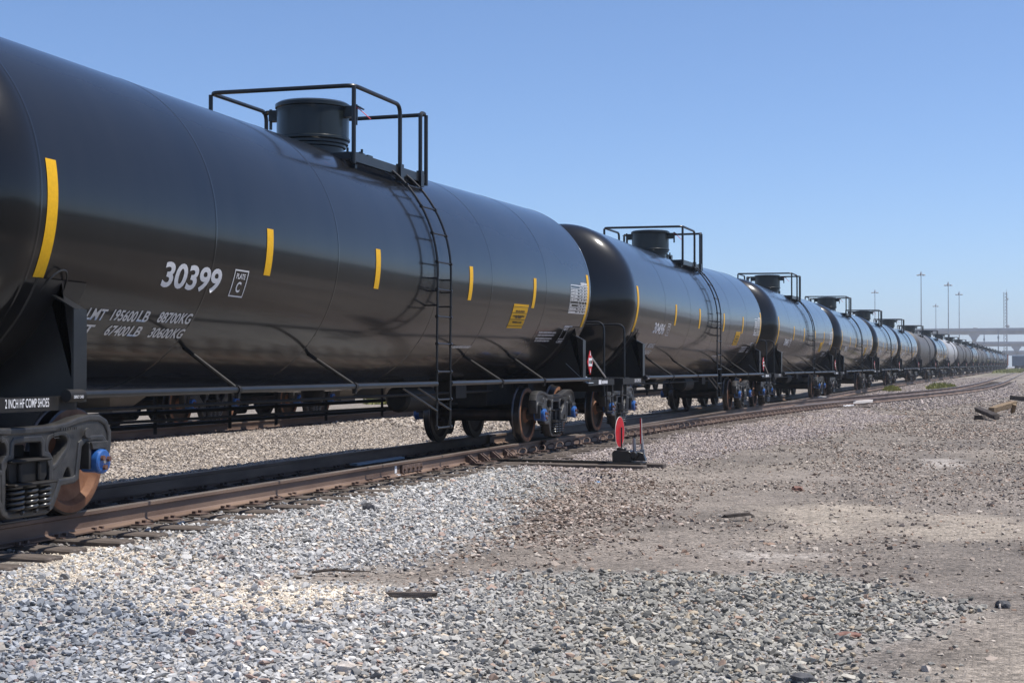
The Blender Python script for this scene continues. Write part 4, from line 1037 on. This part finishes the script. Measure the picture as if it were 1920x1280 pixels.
# ------------------------------------------------------------------ loose things on the ground
def gz(x, y): return float(height(np.array([x]), np.array([y]))[0])
def beam(name, a, b, w_, h_, m, label, cat='timber', roll=0., group=None):
    A = Vector(a); B = Vector(b); d = (B-A); ln = d.length; mb = MB()
    n_ = 6; rr = random.Random(hash(label) % 1000 if False else len(label)*7); vs = []
    for i in range(n_+1):
        t = -ln/2+ln*i/n_
        for (u, v) in ((-1,-1),(1,-1),(1,1),(-1,1)):
            vs.append((t+(rr.uniform(-.05, .05) if i in (0, n_) else 0), u*w_/2*rr.uniform(.86, 1.06), v*h_/2*rr.uniform(.86, 1.06)))
    fs = [(3,2,1,0), tuple(n_*4+k for k in range(4))]+[(i*4+k, i*4+(k+1) % 4, i*4+4+(k+1) % 4, i*4+4+k) for i in range(n_) for k in range(4)]
    mb.add(vs, fs); o = ob(name, mb.mesh(name, m, bevel=min(w_, h_)*.08))
    o.location = (A+B)/2; q = d.to_track_quat('X', 'Z'); o.rotation_mode = 'QUATERNION'; o.rotation_quaternion = q @ Quaternion((1,0,0), roll)
    return tag(o, label, cat, group)
g = -.30
beam('timber', (7.46, 31.0, g+.24), (8.05, 28.6, g+.08), .17, .15, M['dark_wood'], 'dark broken timber propped at a slant, leftmost of the dumped pieces', roll=.3)
beam('timber', (7.45, 28.6, g+.06), (7.72, 28.4, g+.07), .14, .14, M['dark_wood'], 'short dark timber stub lying under the slanted timber')
beam('timber', (7.86, 31.6, g+.19), (8.55, 33.4, g+.36), .20, .19, M['tan_wood'], 'tan squared timber propped up beside the dark broken one', roll=.1)
beam('timber', (8.50, 33.2, g+.08), (8.55, 33.0, g+.36), .13, .13, M['tan_wood'], 'short tan post under the raised end of the tan timber')
beam('timber', (8.40, 35.2, g+.52), (9.8, 35.8, g+.38), .15, .16, M['dark_wood'], 'long dark timber cut by the right edge of the picture')
def rock(name, x, y, r, m, label, flat=.7, cat='rock'):
    bm_ = bmesh.new(); bmesh.ops.create_icosphere(bm_, subdivisions=2, radius=1); rr = random.Random(int(x*100))
    for v in bm_.verts:
        k = .75+.4*rr.random(); v.co = Vector((v.co.x*r*k*1.2, v.co.y*r*k*.9, v.co.z*r*k*flat))
    me = bpy.data.meshes.new(name); bm_.to_mesh(me); bm_.free(); me.materials.append(m)
    o = ob(name, me, None, (x, y, gz(x, y)+r*flat*.55)); o.rotation_euler = (0, 0, x*3)
    return tag(o, label, cat)
beam('wood_scrap', (4.40, -7.72, gz(4.4,-7.7)+.045), (4.66, -7.62, gz(4.6,-7.6)+.05), .05, .04, M['tie'], 'short brown wood scrap lying on the grey gravel', 'wood scrap')
beam('wood_scrap', (5.64, -2.0, g+.03), (5.86, -1.75, g+.04), .05, .035, M['dark_wood'], 'dark flat stick on the brown dirt left of the sandy patches', 'wood scrap')
mb = MB(); mb.tube([(3.38,-6.86,gz(3.38,-6.86)+.035),(3.52,-6.80,gz(3.5,-6.8)+.05),(3.62,-6.70,gz(3.6,-6.7)+.035),(3.78,-6.66,gz(3.8,-6.66)+.04)], [.012,.011,.009,.005], 6)
mb.tube([(3.52,-6.80,gz(3.5,-6.8)+.05),(3.58,-6.82,gz(3.58,-6.82)+.07)], [.007,.003], 5); tag(ob('twig', mb.mesh('twig', M['dark_wood'])), 'thin brown twig where the grey stone meets brown dirt', 'twig')
rock('rock', 2.13, -3.02, .065, M['rock_dark'], 'dark angular rock on the pale gravel below the near rail', .9)
rock('rock', 8.35, -6.74, .045, M['rock_dark'], 'single dark stone on the bare dirt at the right', .7)
rock('rock', 5.82, 2.09, .085, M['rock_red'], 'red brown rock in the dirt above the sandy patch', .55)
rock('rock', 7.49, -8.07, .07, M['rock_red'], 'flat brown slab on the grey stones in front, near the right', .3)
rock('rock', 5.14, -10.01, .055, M['rock_pale'], 'pale rounded rock at the bottom edge of the gravel', .7)
rock('rock', 5.27, -9.95, .03, M['rock_pale'], 'smaller pale stone beside the rounded one at the bottom edge', .7)
rock('rock', 7.42, -9.55, .06, M['rock_dark'], 'dark rock at the bottom edge near the bare dirt', .7)
rock('scrap', 3.1, 2.38, .05, M['scrap'], 'small bright blue scrap on the gravel in front of the switch stand', .3, 'scrap')
beam('plank', (-.1, 43.6, -.03), (.9, 46.8, -.03), .3, .05, M['pale'], 'long pale plank lying between the rails beyond the turnout', 'plank')
beam('plank', (2.55, 38.6, -.10), (3.25, 42.6, -.10), .16, .12, M['pale'], 'pale bleached plank along the outside of the curved rail', 'plank')
beam('plank', (2.30, 36.9, -.18), (2.75, 38.8, -.17), .5, .03, M['white'], 'white board on the sleeper ends at the bleached plank', 'plank')
beam('plate', (-.45, 2.2, -.14), (-.45, 4.0, -.14), .12, .03, M['paleblue'], 'bluish plate lying between the rails near the ladder', 'plate')
def weed(x, y, r, h_, label, n_=500):
    mb = MB(); rr = random.Random(int(abs(x*y*10)))
    for i in range(n_):
        a = rr.random()*2*PI; q = r*math.sqrt(rr.random()); px, py = x+q*math.cos(a), y+q*math.sin(a)*1.6
        hh = h_*(1-.6*(q/r)**2)*rr.uniform(.5, 1.1); lx, ly = rr.uniform(-.5, .5)*hh, rr.uniform(-.5, .5)*hh; wd = .02+.0006*y; b_ = rr.random()*PI
        z0 = gz(px, py)-.02
        mb.add([(px-wd*math.cos(b_), py-wd*math.sin(b_), z0), (px+wd*math.cos(b_), py+wd*math.sin(b_), z0), (px+lx*.6+wd*.8, py+ly*.6, z0+hh*.6), (px+lx, py+ly, z0+hh), (px+lx*.6-wd*.8, py+ly*.6, z0+hh*.6)], [(0,1,2,3,4)])
    return tag(ob('weed_clump', mb.mesh('weed_clump', M['leaf'], smooth=0, fix=False)), label, 'weeds')
weed(4.05, 86, .95, .55, 'big bright green weed clump between the train and the siding')
weed(1.9, 72, .5, .4, 'smaller green weed clump close to the train, left of the big one')
weed(-14.3, 36, 1.0, .8, 'green weeds behind the second track, seen under tank car 30399')
mb = MB(); rr = random.Random(4)
for i in range(2500):
    y = rr.uniform(250, 400); x = float(xt(y))+rr.uniform(2.2, 7); h_ = rr.uniform(.2, .6); z0 = gz(x, y)-.03; b_ = rr.random()*PI; wd = .12
    mb.add([(x-wd*math.cos(b_), y-wd*math.sin(b_), z0), (x+wd*math.cos(b_), y+wd*math.sin(b_), z0), (x+rr.uniform(-.2, .2), y, z0+h_)], [(0,1,2)])
tag(ob('grass', mb.mesh('grass', M['leaf'], smooth=0, fix=False)), 'green grass strip beside the far end of the train', 'grass', kind='stuff')

# ------------------------------------------------------------------ overpasses
def overpass(label, y, x0, x1, ztop, zpar, zbot, piers, slope=0.):
    r_ = tag(empty('overpass', (0, y, 0)), label, 'overpass')
    def zz(x): return slope*(x-x0)
    mb = MB(); w_ = 11.
    def slab(ya, yb, za, zb_, mb):
        n_ = 12; vs = []
        for i in range(n_+1):
            x = x0+(x1-x0)*i/n_
            for (a, b) in ((ya, za), (yb, za), (yb, zb_), (ya, zb_)): vs.append((x, a, b+zz(x)))
        mb.add(vs, [(3,2,1,0), tuple(n_*4+k for k in range(4))]+[(i*4+k, i*4+(k+1) % 4, i*4+4+(k+1) % 4, i*4+4+k) for i in range(n_) for k in range(4)])
    slab(1., w_-1, zbot, zpar-.42, mb); slab(0, w_, zpar-.4, zpar, mb); ob('deck', mb.mesh('deck', M['concrete']), r_)
    for ya in (0, w_-.35):
        mb = MB(); slab(ya+.02, ya+.33, zpar+.002, ztop, mb); ob('parapet', mb.mesh('parapet', M['concrete']), r_)
    for px in piers:
        p = empty('pier', (px, w_/2, 0)); p.parent = r_; zb = zbot+zz(px)
        mb = MB(); mb.lathe([(-1, .95), (zb-2.0, .95)], n=16); ob('column', mb.mesh('column', M['concrete']), p)
        mb = MB(); mb.prism([(-.95, zb-2.6), (.95, zb-2.6), (1.6, zb-1.2), (2.3, zb-.55), (2.3, zb-.02), (-2.3, zb-.02), (-2.3, zb-.55), (-1.6, zb-1.2)], 'y', -4.2, 4.2); ob('pier_cap', mb.mesh('pier_cap', M['concrete']), p)
    return r_
overpass('highest concrete overpass crossing behind the far end of the train', 700, -260, 160, 18.7, 17.6, 15.9, (-6.9, -52, 40, -100, 86), .0009)
overpass('middle concrete overpass, just below the highest one', 765, -9, 170, 13.7, 12.9, 11.4, (12.0, 62, -7), .0)
overpass('lowest concrete overpass, at the right edge of the picture', 825, 5, 175, 9.8, 9.2, 7.2, (30, 80), .0)
v_ = tag(empty('white_car', (-6.0, 702.2, 17.62)), 'white car driving along the highest overpass', 'car')
mb = MB(); mb.prism([(-2.3,.35),(2.3,.35),(2.35,.75),(2.0,.95),(1.2,1.02),(.7,1.55),(-1.2,1.6),(-1.8,1.05),(-2.35,.95)], 'y', -.85, .85); ob('body', mb.mesh('body', M['carwhite'], bevel=.05), v_)
mb = MB(); mb.prism([(1.05,1.06),(.66,1.5),(-1.1,1.54),(-1.55,1.08)], 'y', -.87, .87); ob('window', mb.mesh('window', M['glass']), v_)
for a in (-1.4, 1.4):
    for b in (-.75, .75):
        mb = MB(); mb.lathe([(b-.1, .34), (b+.1, .34)], 'y', (a, 0, .34), 16); ob('wheel', mb.mesh('wheel', M['rubber']), v_)

# ------------------------------------------------------------------ high masts, lattice tower, poles
def mast(label, x, y, ztop):
    r_ = tag(empty('light_mast', (x, y, -.3)), label, 'light mast', 'high lighting masts by the overpass')
    H = ztop+.3; mb = MB(); mb.lathe([(0,.30),(H*.5,.21),(H-.3,.13)], n=12); ob('pole', mb.mesh('pole', M['galv']), r_)
    mb = MB(); mb.lathe([(H-.5,.3),(H-.1,.5),(H+.9,.12),(H+1.2,.05)], n=10); mb.lathe([(H-.42,.9),(H-.34,.9)], n=12); ob('mast_head', mb.mesh('mast_head', M['galv']), r_)
    for k in range(8):
        a = 2*PI*k/8+.2; c = (1.45*math.cos(a), 1.45*math.sin(a), 0); mb = MB(); mb.lathe([(H-.7,.30),(H-.45,.36),(H-.2,.15)], c=c, n=10); mb.tube([(.7*math.cos(a), .7*math.sin(a), H-.3), (1.35*math.cos(a), 1.35*math.sin(a), H-.3)], .06, 5)
        ob('lamp', mb.mesh('lamp', M['galv']), r_)
mast('tallest light mast, standing alone right of the leftmost one', -25.0, 600, 38.5)
mast('light mast directly left of the shorter twin beside it', -16.0, 640, 36.3)
mast('slightly shorter twin mast right of its neighbour', -14.0, 720, 36.0)
mast('smallest and palest light mast, between the tallest one and the pair', -31, 860, 36.)
mast('leftmost light mast, rising from behind the tank car domes', -54, 730, 38.)
tw = tag(empty('lattice_tower', (7.0, 780, -.3)), 'slender lattice radio tower behind the overpasses', 'radio tower')
H = 39.5; mb = MB()
LEG = [(1.0*math.cos(a), 1.0*math.sin(a)) for a in (.9, 3.0, 5.1)]
for (a, b) in LEG: mb.tube([(a, b, 0), (a, b, H)], .14, 5)
for k in range(24):
    z0 = H*k/24; z1 = H*(k+1)/24
    for i in range(3):
        a, b = LEG[i], LEG[(i+1) % 3]; mb.tube([(a[0], a[1], z0), (b[0], b[1], z1)], .06, 4); mb.tube([(b[0], b[1], z0), (a[0], a[1], z1)], .06, 4)
ob('lattice', mb.mesh('lattice', M['galv']), tw)
for zz_, r_ in ((H*.91, .5), (H*.56, .85)):
    mb = MB(); mb.lathe([(-1.9, r_*.2), (-1.4, r_), (-1.3, r_)], 'y', (.9, 0, zz_), 14); ob('dish', mb.mesh('dish', M['galv']), tw)
mb = MB(); mb.tube([(.5, 0, H-.1), (.5, 0, H+1.5)], .06, 5); ob('antenna', mb.mesh('antenna', M['galv']), tw)
for i, (x_, y_, zt_, l_) in enumerate(((-1.5, 640, 15.5, 'thin dark pole in front of the middle overpass'), (4.2, 640, 16.5, 'thin grey pole under the highest overpass, right of the tower'))):
    mb = MB(); mb.lathe([(0, .3), (zt_, .17)], n=8); mb.box(-.35, .35, -.2, .2, zt_*.8, zt_*.87); tag(ob('pole', mb.mesh('pole', M['galv']), None, (x_, y_, -.3)), l_, 'pole')

# ------------------------------------------------------------------ far tree belt across the yard, mirrored in the tank paint
mb = MB(); rr = random.Random(8)
for i in range(220):
    y = -160+i*3.2+rr.uniform(-2, 2); x = 150+rr.uniform(-12, 12); H_ = rr.uniform(5, 11)
    mb.tube([(x, y, -.5), (x+rr.uniform(-.4, .4), y, H_*.6)], .25, 5, mi=1)
    for k in range(46):
        a = rr.random()*2*PI; e = rr.uniform(-1, 1); q = rr.random()**.4; cx, cy, cz = x+q*3*math.cos(a)*math.sqrt(1-e*e), y+q*3*math.sin(a)*math.sqrt(1-e*e), H_*.58+q*H_*.42*e
        u = Vector((rr.uniform(-1,1), rr.uniform(-1,1), rr.uniform(-1,1))).normalized(); v = u.orthogonal().normalized(); s_ = rr.uniform(.5, 1.1); c = Vector((cx, cy, cz))
        mb.add([c-u*s_-v*s_*.6, c+u*s_-v*s_*.6, c+u*s_*.8+v*s_, c-u*s_*.8+v*s_], [(0,1,2,3)])
tag(ob('woods', mb.mesh('woods', [M['treeleaf'], M['bark']], smooth=0, fix=False)), 'far belt of trees across the yard, opposite the train', 'woods', kind='stuff')

# ------------------------------------------------------------------ summer haze
HZ = MB(); HZ.box(-3300, 3300, -3300, 3300, -2.0, 70.0)
hm = bpy.data.materials.new('summer_haze'); hm.use_nodes = True; hn = hm.node_tree.nodes; hn.clear()
pv = hn.new('ShaderNodeVolumePrincipled'); pv.inputs['Color'].default_value = (.86, .92, 1, 1); pv.inputs['Density'].default_value = .0004; pv.inputs['Anisotropy'].default_value = .2
mo = hn.new('ShaderNodeOutputMaterial'); hm.node_tree.links.new(pv.outputs[0], mo.inputs['Volume'])
tag(ob('haze', HZ.mesh('haze', hm, smooth=0)), 'thin summer haze over the whole yard', 'haze', kind='stuff')
